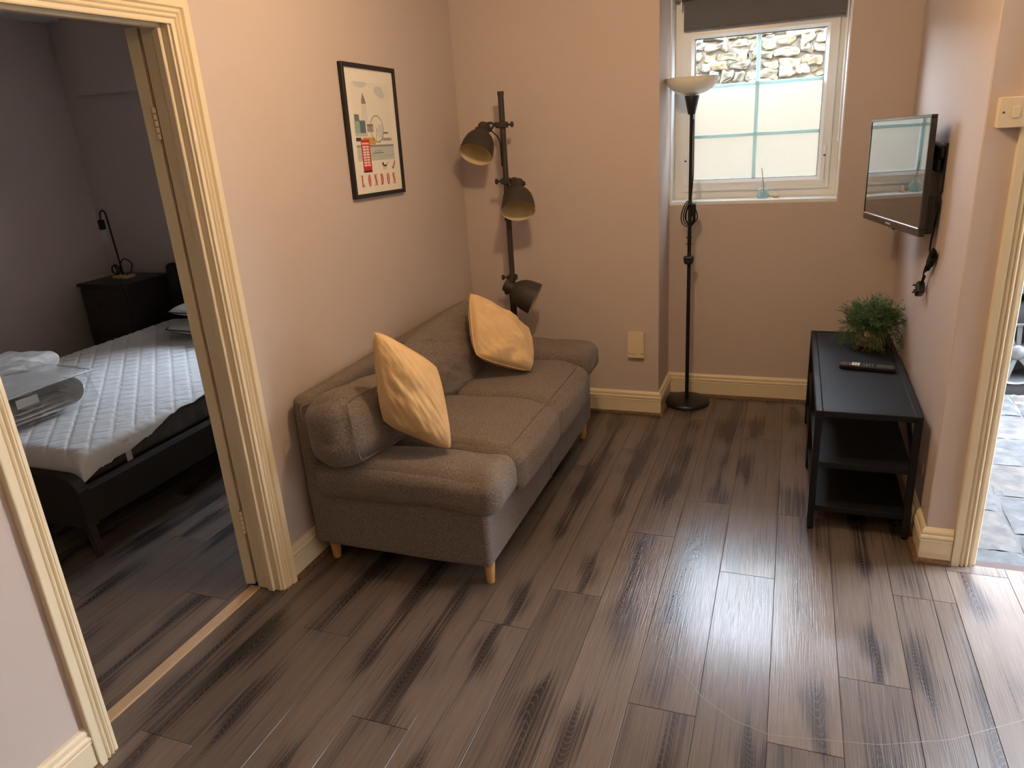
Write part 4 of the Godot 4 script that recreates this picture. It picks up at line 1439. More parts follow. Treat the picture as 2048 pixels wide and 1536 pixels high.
	p.tube([Vector3(0.505, 0.932, -3.21), Vector3(0.503, 0.897, -3.238)], 0.0042, 8)
	part(k, "strain_relief", p, M.cord)
	var PX := Transform3D(Basis(Vector3.RIGHT, deg_to_rad(-33.0)), Vector3(0.502, 0.872, -3.256))
	p = MB.new()
	p.xf = PX
	p.rbox(Vector3(0.030, 0.052, 0.050), 0.008, 3, func(q: Vector3, cc: Vector3) -> Vector3: return q * Vector3(1, 1, 1.0 - 0.14 * cc.y))
	part(k, "plug", p, M.black_plastic)
	for e in [Vector3(0, 0.014, 0), Vector3(0, -0.012, 0.011), Vector3(0, -0.012, -0.011)]:
		p = MB.new()
		p.xf = PX
		p.box(e + Vector3(-0.026, -0.0022, -0.004), e + Vector3(-0.013, 0.0022, 0.004), 0.0006)
		part(k, "pin", p, M.black_plastic)

# ------------------------------------------------------------------ plant
func plant() -> void:
	var P := Vector3(0.388, 0.51, -3.668)
	var t := thing("potted_plant", "bushy fine-leaved green plant in a small weathered grey pot on the bench", "plant", P)
	var b := MB.new()
	b.lathe([Vector2(0, 0.001), Vector2(0.066, 0.001), Vector2(0.0685, 0.004), Vector2(0.0680, 0.030), Vector2(0.0692, 0.032), Vector2(0.0692, 0.036), Vector2(0.0675, 0.038), Vector2(0.0645, 0.092), Vector2(0.067, 0.094), Vector2(0.067, 0.10), Vector2(0.065, 0.103), Vector2(0.061, 0.102), Vector2(0.058, 0.085), Vector2(0, 0.085)], P, 40)
	var potm := triplanar(mat(col(150, 142, 126), 0.7, 0.4), 8.0, noise_tex(128, 0.03, 111, col(120, 112, 100), col(255, 250, 240), 4))
	part(t, "pot", b, potm)
	b = MB.new()
	var md := Vector3(-0.34, 0, 0.94).normalized()
	b.xf = Transform3D(Basis(Vector3.UP.cross(md), md, Vector3.UP.cross(md).cross(md)), P + Vector3(0, 0.066, 0) + md * 0.0648)
	b.lathe([Vector2(0, 0.003), Vector2(0.008, 0.003), Vector2(0.0095, 0.0055), Vector2(0.012, 0.0065), Vector2(0.0145, 0.005), Vector2(0.0155, 0.0)], Vector3.ZERO, 24)
	for k in 6:
		b.tube([Vector3(0.003 * cos(k * TAU / 6), 0.004, 0.003 * sin(k * TAU / 6)), Vector3(0.0095 * cos(k * TAU / 6), 0.0045, 0.0095 * sin(k * TAU / 6))], 0.0014, 5)
	part(t, "medallion", b, mat(col(196, 178, 160), 0.6), "round pale relief badge on the pot")
	b = MB.new()
	b.lathe([Vector2(0, 0.09), Vector2(0.056, 0.088)], P, 24)
	part(t, "soil", b, mat(col(46, 36, 28), 0.95))
	var g := [MB.new(), MB.new(), MB.new()]
	var st := MB.new()
	for s in 400:
		var az := rng.randf() * TAU
		var lean := pow(rng.randf(), 0.7)
		var hang := lean > 0.72 and rng.randf() < 0.6
		var L := rng.randf_range(0.09, 0.165)
		var d := Vector3(cos(az), 0, sin(az))
		var o := P + d * 0.05 * sqrt(rng.randf()) + Vector3(0, 0.09, 0)
		var pts := []
		for k in 9:
			var f := k / 8.0
			var out := lean * L * 0.92 * f
			var up := (1.0 - lean * 0.55) * L * 1.0 * f - (0.11 * f * f * (1.0 if hang else 0.28) * lean)
			if hang: up = 0.05 * sin(f * 2.2) - 0.16 * f * f
			var q := o + d * out + Vector3(0, up, 0) + Vector3(rng.randf_range(-1, 1), 0, rng.randf_range(-1, 1)) * 0.004
			q.y = maxf(q.y, P.y + 0.012)
			q.x = minf(q.x, XT - 0.014)
			pts.append(q)
		st.tube([pts[0], pts[3], pts[6], pts[8]], 0.0008, 3, false)
		for k in 22:
			var f := 0.25 + 0.75 * k / 21.0
			var i := mini(int(f * 8.0), 7)
			var q: Vector3 = pts[i].lerp(pts[i + 1], f * 8.0 - i)
			var ax: Vector3 = (pts[i + 1] - pts[i]).normalized()
			var a2 := rng.randf() * TAU
			var sd := ax.cross(Vector3(0.31, 0.2, 0.9)).normalized().rotated(ax, a2)
			var dir := (sd * 0.85 + ax * 0.65 + Vector3(0, rng.randf_range(-0.2, 0.15), 0)).normalized()
			var ll := rng.randf_range(0.014, 0.027)
			var wd := dir.cross(ax).normalized() * rng.randf_range(0.0014, 0.0022)
			var m := q + dir * ll * 0.45 + ax * 0.001
			var tip := q + dir * ll
			if tip.x > XT - 0.003 or minf(tip.y, q.y) < P.y + 0.004: continue
			var nn := wd.cross(dir).normalized()
			var gb: MB = g[rng.randi() % 3]
			gb.tri(q, m + wd, m - wd, nn, nn, nn)
			gb.tri(m + wd, tip, m - wd, nn, nn, nn)
	part(t, "stems", st, mat(col(92, 112, 58), 0.7), "", "stuff")
	var gc := [col(58, 88, 44), col(46, 74, 40), col(76, 106, 54)]
	for k in 3:
		var lm := mat(gc[k], 0.55, 0.45)
		lm.backlight_enabled = true
		lm.backlight = col(60, 84, 40)
		part(t, "foliage", g[k], lm, "", "stuff")

# ------------------------------------------------------------------ poster
func poster() -> void:
	var C := Vector3(XW, 1.6015, -2.923)
	var t := thing("picture_frame", "black-framed London travel poster hanging on the left wall", "picture", Vector3(XW, 1.33, -2.923))
	# local x runs away from the viewer along the wall, y up, z out of the wall
	var B := Basis(Vector3(0, 0, -1), Vector3(0, 1, 0), Vector3(1, 0, 0)) * Basis(Vector3.BACK, deg_to_rad(-1.7))
	var X := Transform3D(B, C)
	var w := 0.2165
	var h := 0.266
	var f := 0.017
	var black := mat(col(30, 27, 26), 0.4, 0.45)
	for e in [[Vector3(-w, h - f, 0.001), Vector3(w, h, 0.02)], [Vector3(-w, -h, 0.001), Vector3(w, -h + f, 0.02)], [Vector3(-w, -h + f, 0.001), Vector3(-w + f, h - f, 0.02)], [Vector3(w - f, -h + f, 0.001), Vector3(w, h - f, 0.02)]]:
		var b := MB.new()
		b.xf = X
		b.box(e[0], e[1], 0.0012)
		part(t, "frame_bar", b, black)
	var p := MB.new()
	p.xf = X
	var a := Vector3(-w + f, -h + f, 0.011); var c := Vector3(w - f, h - f, 0.011)
	p.quad(Vector3(a.x, c.y, a.z), Vector3(c.x, c.y, a.z), Vector3(c.x, a.y, a.z), Vector3(a.x, a.y, a.z), Vector3.BACK)
	var pm := mat(Color.WHITE, 0.6, 0.4)
	pm.albedo_texture = poster_print()
	pm.texture_repeat = false
	part(t, "print", p, pm, "printed poster of a river city with red lettering LONDON")

var pim: Image
func pr(x0: float, y0: float, x1: float, y1: float, c: Color) -> void:
	pim.fill_rect(Rect2i(int(x0 * pim.get_width()), int(y0 * pim.get_height()), maxi(1, int((x1 - x0) * pim.get_width())), maxi(1, int((y1 - y0) * pim.get_height()))), c)

func ppoly(pts: Array, c: Color) -> void:
	var W := pim.get_width()
	var H := pim.get_height()
	var poly := PackedVector2Array()
	var lo := Vector2(1e9, 1e9)
	var hi := -lo
	for q in pts:
		var v := Vector2(q.x * W, q.y * H)
		poly.append(v)
		lo = lo.min(v); hi = hi.max(v)
	for y in range(maxi(0, int(lo.y)), mini(H - 1, int(hi.y) + 1) + 1):
		for x in range(maxi(0, int(lo.x)), mini(W - 1, int(hi.x) + 1) + 1):
			if Geometry2D.is_point_in_polygon(Vector2(x + 0.5, y + 0.5), poly):
				pim.set_pixel(x, y, c)

func pline(a: Vector2, b: Vector2, w: float, c: Color) -> void:
	var s := Vector2(pim.get_width(), pim.get_height())
	var d := ((b - a) * s).normalized()
	var n := Vector2(-d.y, d.x) * w / s
	ppoly([a + n, b + n, b - n, a - n], c)

func pell(cx: float, cy: float, rx: float, ry: float, c: Color) -> void:
	var l := []
	for k in 28:
		l.append(Vector2(cx + rx * cos(TAU * k / 28.0), cy + ry * sin(TAU * k / 28.0)))
	ppoly(l, c)

func poster_print() -> ImageTexture:
	pim = Image.create(480, 600, false, Image.FORMAT_RGB8)
	pim.fill(col(238, 232, 220))
	pr(0.115, 0.105, 0.895, 0.70, col(232, 227, 214))
	# clouds
	pell(0.30, 0.115, 0.13, 0.035, col(206, 206, 200)); pr(0.115, 0.07, 0.5, 0.105, col(238, 232, 220))
	pell(0.67, 0.165, 0.10, 0.038, col(204, 204, 200)); pell(0.72, 0.195, 0.08, 0.03, col(204, 204, 200))
	# tower
	ppoly([Vector2(0.335, 0.185), Vector2(0.30, 0.245), Vector2(0.295, 0.275), Vector2(0.385, 0.275), Vector2(0.375, 0.245)], col(140, 130, 122))
	for k in 4:
		pline(Vector2(0.305 + 0.022 * k, 0.275), Vector2(0.285 + 0.034 * k, 0.43), 1.0, col(150, 142, 134))
	# blocks of buildings
	pr(0.125, 0.36, 0.22, 0.42, col(116, 120, 116))
	pr(0.115, 0.415, 0.22, 0.51, col(152, 182, 170)); pr(0.22, 0.41, 0.335, 0.51, col(96, 116, 126))
	pr(0.36, 0.435, 0.49, 0.50, col(166, 158, 142)); pr(0.36, 0.44, 0.49, 0.452, col(120, 112, 100))
	pr(0.68, 0.50, 0.80, 0.515, col(120, 122, 124)); pr(0.60, 0.44, 0.69, 0.55, col(206, 208, 208))
	pr(0.115, 0.51, 0.36, 0.535, col(196, 196, 188))
	pr(0.26, 0.545, 0.50, 0.605, col(206, 166, 92))
	for k in 4: pr(0.26, 0.553 + 0.013 * k, 0.50, 0.557 + 0.013 * k, col(170, 132, 70))
	pr(0.115, 0.545, 0.22, 0.575, col(70, 68, 66)); pr(0.66, 0.55, 0.86, 0.575, col(90, 90, 92))
	for k in 6: pr(0.67 + 0.032 * k, 0.545, 0.685 + 0.032 * k, 0.585, col(226, 222, 210))
	# big wheel
	for k in 44:
		var a := TAU * k / 44.0
		pell(0.565 + 0.135 * cos(a), 0.475 + 0.108 * sin(a), 0.0075, 0.006, col(112, 104, 98))
	for k in 22:
		var a := TAU * k / 22.0
		pline(Vector2(0.565, 0.475), Vector2(0.565 + 0.13 * cos(a), 0.475 + 0.104 * sin(a)), 0.35, col(188, 184, 176))
	pline(Vector2(0.565, 0.475), Vector2(0.50, 0.605), 1.6, col(130, 120, 112)); pline(Vector2(0.565, 0.475), Vector2(0.60, 0.605), 1.2, col(150, 140, 132))
	# river
	pr(0.115, 0.605, 0.895, 0.622, col(140, 142, 136)); pr(0.115, 0.622, 0.895, 0.735, col(190, 196, 186)); pr(0.115, 0.695, 0.895, 0.70, col(168, 174, 166))
	for k in 3: pline(Vector2(0.47 + 0.055 * k, 0.672), Vector2(0.50 + 0.055 * k, 0.645), 1.6, col(80, 78, 74))
	pline(Vector2(0.42, 0.676), Vector2(0.66, 0.672), 1.4, col(80, 78, 74))
	# red telephone kiosk
	pr(0.20, 0.56, 0.375, 0.82, col(196, 52, 50))
	pr(0.215, 0.585, 0.36, 0.60, col(228, 200, 190))
	for j in 8:
		for i in 2:
			pr(0.225 + 0.068 * i, 0.612 + 0.0215 * j, 0.285 + 0.068 * i, 0.628 + 0.0215 * j, col(232, 222, 212))
	pr(0.20, 0.815, 0.375, 0.83, col(60, 50, 50))
	# dog and walker
	pr(0.62, 0.775, 0.70, 0.79, col(70, 60, 56)); pr(0.60, 0.755, 0.635, 0.78, col(70, 60, 56))
	for k in 4: pline(Vector2(0.625 + 0.022 * k, 0.785), Vector2(0.615 + 0.024 * k, 0.815), 1.3, col(70, 60, 56))
	pline(Vector2(0.70, 0.775), Vector2(0.73, 0.755), 1.0, col(70, 60, 56)); pline(Vector2(0.66, 0.775), Vector2(0.80, 0.74), 0.4, col(90, 80, 76))
	ppoly([Vector2(0.80, 0.79), Vector2(0.83, 0.80), Vector2(0.885, 0.735), Vector2(0.89, 0.76), Vector2(0.835, 0.825)], col(180, 70, 56))
	# LONDON in tall condensed serif capitals
	var red := col(192, 66, 54)
	var y0 := 0.85
	var y1 := 0.945
	var x := 0.135
	for ch in "LONDON":
		var w := 0.056
		if ch == "L":
			pr(x + 0.006, y0, x + 0.030, y1, red); pr(x - 0.004, y0, x + 0.04, y0 + 0.006, red); pr(x - 0.004, y1 - 0.007, x + w, y1, red); pr(x + w - 0.012, y1 - 0.028, x + w, y1, red)
		elif ch == "O":
			pell(x + w / 2, (y0 + y1) / 2, w / 2, (y1 - y0) / 2 + 0.003, red); pell(x + w / 2, (y0 + y1) / 2, w / 2 - 0.022, (y1 - y0) / 2 - 0.008, col(238, 232, 220))
		elif ch == "N":
			pr(x + 0.002, y0, x + 0.010, y1, red); pr(x + w - 0.010, y0, x + w - 0.002, y1, red)
			ppoly([Vector2(x, y0), Vector2(x + 0.026, y0), Vector2(x + w - 0.002, y1), Vector2(x + w - 0.024, y1)], red)
			pr(x + w - 0.022, y0, x + w + 0.008, y0 + 0.006, red); pr(x - 0.008, y1 - 0.006, x + 0.022, y1, red)
		else:
			pell(x + w * 0.42, (y0 + y1) / 2, w * 0.56, (y1 - y0) / 2, red); pell(x + w * 0.42, (y0 + y1) / 2, w * 0.56 - 0.022, (y1 - y0) / 2 - 0.009, col(238, 232, 220))
			pr(x - 0.02, y0 - 0.004, x + 0.004, y1 + 0.004, col(238, 232, 220)); pr(x + 0.004, y0, x + 0.027, y1, red); pr(x - 0.006, y0, x + 0.035, y0 + 0.006, red); pr(x - 0.006, y1 - 0.006, x + 0.035, y1, red)
		x += 0.134
	return ImageTexture.create_from_image(pim)

# ------------------------------------------------------------------ box and switch on the walls
func wall_fittings() -> void:
	var cream := mat(col(232, 214, 182), 0.4, 0.5)
	var t := thing("wall_box", "small cream plastic cover box low on the back wall by the recess", "socket box", Vector3(-0.754, 0.34, ZB))
	var b := MB.new()
	b.box(Vector3(-0.797, 0.341, ZB), Vector3(-0.713, 0.481, ZB + 0.02), 0.004)
	part(t, "back_box", b, cream)
	b = MB.new()
	b.prism(PackedVector2Array([Vector2(-0.799, 0.339), Vector2(-0.711, 0.339), Vector2(-0.711, 0.483), Vector2(-0.799, 0.483)]), ZB + 0.02, ZB + 0.026)
	part(t, "cover", b, cream)
	for x in [-0.791, -0.722]:
		b = MB.new()
		b.xf = Transform3D(Basis(Vector3.RIGHT, PI / 2), Vector3(x, 0.363, ZB + 0.026))
		b.lathe([Vector2(0, 0.0008), Vector2(0.003, 0.0006), Vector2(0.0034, 0.0)], Vector3.ZERO, 10)
		part(t, "screw", b, M.zip)
	part(t, "marking", bx(Vector3(-0.782, 0.357, ZB + 0.0258), Vector3(-0.754, 0.362, ZB + 0.0263), 0.0001), mat(col(190, 168, 132), 0.5))
	t = thing("light_switch", "square cream single light switch beside the outer door casing", "switch", Vector3(0.592, 1.495, ZF))
	b = MB.new()
	b.box(Vector3(0.549, 1.495, ZF + 0.0), Vector3(0.635, 1.578, ZF + 0.03), 0.003)
	part(t, "box", b, cream)
	b = MB.new()
	b.box(Vector3(0.548, 1.494, ZF + 0.03), Vector3(0.636, 1.579, ZF + 0.036), 0.002)
	part(t, "plate", b, cream)
	b = MB.new()
	b.box(Vector3(0.584, 1.521, ZF + 0.034), Vector3(0.602, 1.552, ZF + 0.0395), 0.001)
	part(t, "rocker", b, cream)
	b = MB.new()
	b.xf = Transform3D(Basis(Vector3.RIGHT, PI / 2), Vector3(0.562, 1.537, ZF + 0.036))
	b.lathe([Vector2(0, 0.001), Vector2(0.003, 0.0008), Vector2(0.0034, 0.0)], Vector3.ZERO, 10)
	part(t, "screw", b, M.zip)

# ------------------------------------------------------------------ bedroom
func bedroom() -> void:
	var b := MB.new()
	struct("wall_bedroom_left", bx(Vector3(-4.85, 0, -4.5), Vector3(-4.7, CEIL, -0.3), 0), M.wall, "long bedroom wall left of the bed seen through the doorway", "wall")
	b.box(Vector3(-4.7, 0, -4.5), Vector3(-3.2, CEIL, -4.0), 0)
	b.box(Vector3(-3.2, 0, -4.5), Vector3(-2.35, 1.05, -4.0), 0)
	b.box(Vector3(-3.2, 2.05, -4.5), Vector3(-2.35, CEIL, -4.0), 0)
	b.box(Vector3(-2.35, 0, -4.5), Vector3(XW - 0.115, CEIL, -4.0), 0)
	struct("wall_bedroom_far", b, M.wall, "bedroom wall behind the bed head", "wall")
	struct("wall_bedroom_near", bx(Vector3(-4.7, 0, -0.5), Vector3(XW - 0.115, CEIL, -0.35), 0), M.wall, "bedroom wall at the foot of the bed", "wall")
	struct("trim_8", bx(Vector3(-4.52, 1.955, -4.0), Vector3(-1.84, CEIL, -3.93), 0.004), M.wall, "boxed-in soffit along the top of the bedroom wall", "soffit")
	var w := thing("window_2", "white framed bedroom window above the bed head", "window", Vector3(-2.7, 1.05, -4.3), "", "structure")
	part(w, "outer_frame", ring(Vector2(-3.2, 1.05), Vector2(-2.35, 2.05), 0.06, -4.36, -4.29, 0.006), M.upvc)
	var cl := mat(Color(0.9, 0.97, 0.95, 0.05), 0.02, 0.5)
	cl.transparency = BaseMaterial3D.TRANSPARENCY_ALPHA
	var pn := MB.new()
	pn.quad(Vector3(-3.14, 1.11, -4.33), Vector3(-2.41, 1.11, -4.33), Vector3(-2.41, 1.99, -4.33), Vector3(-3.14, 1.99, -4.33), Vector3.BACK)
	part(w, "pane", pn, cl)
	# bed frame
	var dark := triplanar(mat(col(62, 56, 52), 0.9, 0.25), 6.0, noise_tex(128, 0.2, 131, col(190, 190, 190), col(255, 255, 255), 2))
	var bed := thing("bed", "dark upholstered double bed frame with rounded footboard seen through the doorway", "bed", Vector3(-3.35, 0, -2.9))
	part(bed, "side_rail", bx(Vector3(-2.66, 0.15, -3.92), Vector3(-2.615, 0.315, -1.86), 0.012), dark)
	part(bed, "side_rail", bx(Vector3(-4.085, 0.15, -3.92), Vector3(-4.04, 0.315, -1.86), 0.012), dark)
	var plain := func(p: Vector3, _c: Vector3) -> Vector3: return p
	var fb := MB.new()
	var poly := PackedVector2Array([Vector2(-4.085, 0.15), Vector2(-2.612, 0.15)])
	for k in 9:
		var a := PI / 2 * k / 8.0
		poly.append(Vector2(-2.612 - 0.09 + 0.09 * cos(a), 0.30 + 0.075 * sin(a)))
	for k in 9:
		var a := PI / 2 + PI / 2 * k / 8.0
		poly.append(Vector2(-4.085 + 0.09 + 0.09 * cos(a), 0.30 + 0.075 * sin(a)))
	fb.prism(poly, -1.872, -1.822)
	part(bed, "footboard", fb, dark)
	var hb := MB.new()
	hb.xf = Transform3D(Basis(), Vector3(-3.35, 0.47, -3.955))
	hb.rbox(Vector3(1.49, 0.72, 0.075), 0.034, 6, plain)
	part(bed, "headboard", hb, dark)
	for x in [-4.03, -2.655]:
		for z in [-1.86, -3.85]:
			var l := MB.new()
			l.xf = Transform3D(Basis(Vector3.BACK, 0.12 if x > -3 else -0.12), Vector3(x, 0.15, z))
			l.lathe([Vector2(0, -0.15), Vector2(0.016, -0.15), Vector2(0.023, 0.01), Vector2(0, 0.01)], Vector3.ZERO, 16)
			part(bed, "leg", l, mat(col(48, 34, 28), 0.5))
	part(bed, "slat_base", bx(Vector3(-4.04, 0.27, -3.9), Vector3(-2.66, 0.295, -1.88), 0.002), dark)
	# mattress with channelled border
	var mt := thing("mattress", "mattress with charcoal channelled border under a white quilted protector on the bed", "mattress", Vector3(-3.35, 0.296, -2.9))
	var mb := MB.new()
	mb.xf = Transform3D(Basis(), Vector3(-3.35, 0.370, -2.897))
	mb.rbox(Vector3(1.35, 0.146, 1.968), 0.035, 90, func(p: Vector3, c: Vector3) -> Vector3:
		var q := p
		var k := 1.0 - c.y * c.y
		if absf(c.x) > 0.999: q.x += signf(c.x) * 0.010 * absf(sin(p.z * PI / 0.085)) * k
		if absf(c.z) > 0.999: q.z += signf(c.z) * 0.010 * absf(sin(p.x * PI / 0.085)) * k
		return q, 3)
	part(mt, "cover", mb, triplanar(mat(col(104, 100, 98), 0.9, 0.25), 8.0, noise_tex(128, 0.2, 132, col(200, 200, 200), col(255, 255, 255), 2)))
	# quilted protector lying on the mattress
	var qn := noise(2.2, 133, 3)
	var q2 := noise(16.0, 134, 2)
	var rows := []
	var NX := 190
	var NZ := 250
	for i in NX + 1:
		var row := PackedVector3Array()
		for j in NZ + 1:
			var z0 := lerpf(-3.87, -1.80, float(j) / NZ)
			var over := 0.012 + 0.085 * smoothstep(-2.55, -1.98, z0) + 0.012 * qn.get_noise_1d(z0 * 2.0)
			var x0 := lerpf(-4.05, -2.668 + over, float(i) / NX)
			var s := 0.118
			var a := absf(fposmod((x0 + z0) / s, 1.0) - 0.5) * 2.0
			var c := absf(fposmod((x0 - z0) / s, 1.0) - 0.5) * 2.0
			var puff := 0.007 * pow(maxf((1.0 - pow(a, 6.0)) * (1.0 - pow(c, 6.0)), 0.0), 0.6)
			var y := 0.447 + puff + 0.006 * qn.get_noise_2d(x0, z0) + 0.0022 * q2.get_noise_2d(x0 * 0.5 + z0 * 0.9, (x0 - z0) * 0.25)
			var p := Vector3(x0, y, z0)
			# folds over the right edge and the foot
			var ex := x0 + 2.69
			if ex > 0.0:
				var an := minf(ex / 0.035, PI / 2)
				p.x = -2.69 + 0.035 * sin(an) + 0.010 * smoothstep(0.0, 0.1, ex)
				p.y = y - 0.035 * (1.0 - cos(an)) - maxf(0.0, ex - 0.055)
			var ez := z0 + 1.93
			if ez > 0.0:
				var az := minf(ez / 0.035, PI / 2)
				p.z = -1.93 + 0.035 * sin(az) + 0.012 * smoothstep(0.0, 0.1, ez)
				p.y -= 0.035 * (1.0 - cos(az)) + maxf(0.0, ez - 0.055)
			p.y = maxf(p.y, 0.335 + 0.02 * qn.get_noise_2d(x0 * 2.0, z0 * 2.0))
			row.append(p)
		rows.append(row)
	var pb := MB.new()
	pb.sheet(rows, true)
	var under := []
	for i in NX / 10 + 1:
		var row := PackedVector3Array()
		for j in NZ / 10 + 1:
			row.append(rows[i * 10][j * 10] + Vector3(-0.002, -0.003, -0.002))
		under.append(row)
	pb.sheet(under, false)
	var wh := mat(col(226, 226, 224), 0.85, 0.3)
	var qp := part(mt, "protector", pb, wh, "white diamond-quilted protector slipping off the foot corner")
	var es := MB.new()
	es.box(Vector3(-2.650, 0.318, -2.135), Vector3(-2.6475, 0.42, -2.105), 0.0005)
	part(qp, "elastic_strap", es, mat(col(214, 204, 192), 0.8), "white elastic corner strap")
	# two pillows
	for k in 2:
		var y := 0.516 + 0.108 * k
		var z := -3.62 - 0.02 * k
		var x := -3.30 + 0.03 * k
		var A := Vector3(x - 0.36, y, z - 0.22); var B := Vector3(x + 0.36, y, z - 0.22); var C := Vector3(x + 0.36, y, z + 0.22); var D := Vector3(x - 0.36, y, z + 0.22)
		var pt := thing("bed_pillow", ["lower white bed pillow with dark piping by the headboard", "upper white bed pillow with dark piping by the headboard"][k], "pillow", Vector3(x, y - 0.045, z), "pillows stacked on the bed")
		part(pt, "case", pillow(A, B, C, D, 0.10, 140 + k, 0.006, 24), wh)
		for e in 4:
			var pp := MB.new()
			pp.tube(pillow_edge(A, B, C, D, e), 0.004, 6, false)
			part(pt, "piping", pp, M.zip)
	# folded duvet in a clear bag
	var bag := thing("bagged_duvet", "folded white duvet in a clear zip bag on the bed", "duvet", Vector3(-3.36, 0.462, -2.17))
	var dv := mat(col(218, 214, 208), 0.85, 0.3)
	var dn := noise(5.0, 151, 3)
	var turn := Basis(Vector3.UP, deg_to_rad(86.0))
	for k in 4:
		var rad := 0.068 - 0.0165 * k
		var path := []
		var len := 0.34 - 0.015 * k
		for q in 14: path.append(Vector2(-len + len * q / 13.0, -rad))
		for q in 12: path.append(Vector2(sin(PI * (q + 1) / 13.0) * rad * 1.25, -cos(PI * (q + 1) / 13.0) * rad))
		for q in 14: path.append(Vector2(-len * q / 13.0, rad))
		var m := MB.new()
		m.xf = Transform3D(turn, Vector3(-3.36, 0.548, -2.29))
		for sgn in [-1.0, 1.0]:
			var P := []
			for q in path.size():
				var pv: Vector2 = path[q]
				var dd: Vector2 = (path[mini(q + 1, path.size() - 1)] - path[maxi(q - 1, 0)]).normalized()
				var nn: Vector2 = Vector2(-dd.y, dd.x)
				var row := PackedVector3Array()
				for e in 13:
					var ze := lerpf(-0.23, 0.23 - 0.012 * k, e / 12.0)
					var puff := 0.0082 * pow(maxf(1.0 - pow(absf(e / 6.0 - 1.0), 10.0), 0.0), 0.5)
					var o: Vector2 = pv + nn * sgn * puff
					row.append(Vector3(o.x, o.y + 0.006 * dn.get_noise_3d(pv.x, ze, k), ze + 0.008 * dn.get_noise_2d(pv.x * 2.0, pv.y)))
				P.append(row)
			m.sheet(P, sgn > 0)
		part(bag, "duvet_fold", m, dv)
	var lab := MB.new()
	lab.xf = Transform3D(turn, Vector3(-3.36, 0.548, -2.29))
	lab.box(Vector3(-0.24, 0.005, 0.2375), Vector3(-0.14, 0.045, 0.2385), 0.0003)
	part(bag, "care_label", lab, mat(col(236, 234, 230), 0.7))
	var clearm := mat(Color(0.93, 0.95, 0.95, 0.10), 0.06, 0.5)
	clearm.transparency = BaseMaterial3D.TRANSPARENCY_ALPHA
	var cb := MB.new()
	cb.xf = Transform3D(turn, Vector3(-3.36, 0.552, -2.18))
	cb.rbox(Vector3(0.47, 0.17, 0.53), 0.03, 12, func(p: Vector3, _c: Vector3) -> Vector3: return p + p.normalized() * 0.02 * dn.get_noise_3dv(p * 1.3))
	part(bag, "clear_bag", cb, clearm, "clear plastic bag")
	var zp := MB.new()
	zp.xf = Transform3D(turn, Vector3(-3.36, 0.552, -2.18))
	zp.tube([Vector3(-0.235, 0.07, 0.272), Vector3(0.0, 0.075, 0.275), Vector3(0.23, 0.07, 0.262), Vector3(0.237, 0.07, 0.0)], 0.004, 6)
	part(bag, "zip", zp, mat(col(225, 225, 220), 0.4))
	var bag2 := thing("bagged_blanket", "second clear bag of folded white bedding behind the first on the bed", "blanket", Vector3(-3.83, 0.462, -2.50))
	var fl := MB.new()
	fl.xf = Transform3D(Basis(Vector3.UP, 0.2), Vector3(-3.84, 0.533, -2.50))
	fl.rbox(Vector3(0.34, 0.125, 0.40), 0.05, 8, func(p: Vector3, _c: Vector3) -> Vector3: return p + p.normalized() * 0.02 * dn.get_noise_3dv(p * 1.5))
	part(bag2, "folded_blanket", fl, dv)
	# night stand with reading lamp
	var ns := thing("night_stand", "dark brown night stand left of the bed head", "night stand", Vector3(-4.37, 0, -3.79))
	var nm := mat(col(46, 38, 34), 0.45, 0.45)
	part(ns, "carcass", bx(Vector3(-4.54, 0.03, -3.985), Vector3(-4.13, 0.735, -3.60), 0.002), nm)
	part(ns, "top", bx(Vector3(-4.555, 0.735, -3.99), Vector3(-4.12, 0.755, -3.585), 0.002), nm)
	for y in [0.06, 0.40]:
		var dr := part(ns, "drawer", bx(Vector3(-4.53, y, -3.601), Vector3(-4.14, y + 0.32, -3.586), 0.002), nm)
		var kb := MB.new()
		kb.xf = Transform3D(Basis(Vector3.RIGHT, PI / 2), Vector3(-4.37, y + 0.22, -3.586))
		kb.lathe([Vector2(0, 0.022), Vector2(0.012, 0.02), Vector2(0.008, 0.0)], Vector3.ZERO, 14)
		part(dr, "knob", kb, nm)
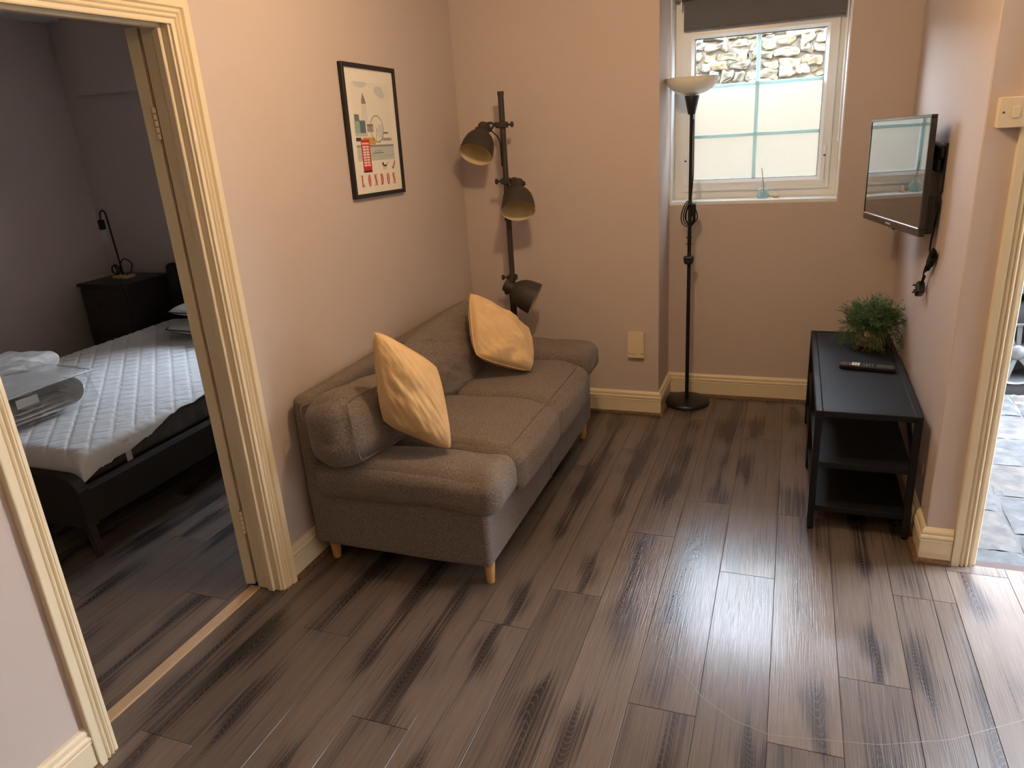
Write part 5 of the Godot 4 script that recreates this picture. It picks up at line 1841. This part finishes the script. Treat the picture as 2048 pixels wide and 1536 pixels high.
	part(ns, "plinth", bx(Vector3(-4.52, 0.0, -3.98), Vector3(-4.15, 0.03, -3.62), 0.001), nm)
	var P := Vector3(-4.345, 0.755, -3.80)
	var tl := thing("reading_lamp", "thin black arched reading lamp with bare bulb on the night stand", "table lamp", P)
	part(tl, "base", bx(P + Vector3(-0.065, 0, -0.045), P + Vector3(0.065, 0.022, 0.045), 0.006), mat(col(206, 176, 128), 0.6))
	var sm := MB.new()
	sm.tube(spline([P + Vector3(0.0, 0.02, 0), P + Vector3(-0.015, 0.2, 0), P + Vector3(-0.028, 0.42, 0), P + Vector3(-0.042, 0.462, 0.004), P + Vector3(-0.064, 0.455, 0.008), P + Vector3(-0.072, 0.425, 0.01), P + Vector3(-0.074, 0.40, 0.012)], 6), 0.0055, 8)
	part(tl, "stem", sm, M.cord)
	var so := MB.new()
	so.lathe([Vector2(0, 0.338), Vector2(0.021, 0.338), Vector2(0.022, 0.40), Vector2(0.008, 0.405), Vector2(0, 0.405)], P + Vector3(-0.074, 0, 0.012), 20)
	part(tl, "socket", so, M.cord)
	var bu := MB.new()
	bu.lathe([Vector2(0.013, 0.338), Vector2(0.016, 0.32), Vector2(0.016, 0.245), Vector2(0.01, 0.232), Vector2(0, 0.229)], P + Vector3(-0.074, 0, 0.012), 20)
	var gm := mat(Color(0.9, 0.9, 0.9, 0.18), 0.05, 0.5)
	gm.transparency = BaseMaterial3D.TRANSPARENCY_ALPHA
	part(tl, "bulb", bu, gm)
	var cd := MB.new()
	cd.tube(spline([P + Vector3(0.0, 0.03, 0.01), P + Vector3(0.02, 0.09, 0.03), P + Vector3(0.07, 0.14, 0.03), P + Vector3(0.12, 0.11, 0.02), P + Vector3(0.11, 0.055, 0.03), P + Vector3(0.07, 0.03, 0.04)], 8), 0.004, 6)
	for k in 3:
		var l := []
		for q in 25:
			var a := TAU * q / 24.0
			l.append(P + Vector3(-0.035 + (0.034 - 0.006 * k) * cos(a), 0.062 + (0.034 - 0.004 * k) * sin(a), 0.02 + 0.008 * k))
		cd.tube(l, 0.004, 6, false)
	part(tl, "cord", cd, M.cord)
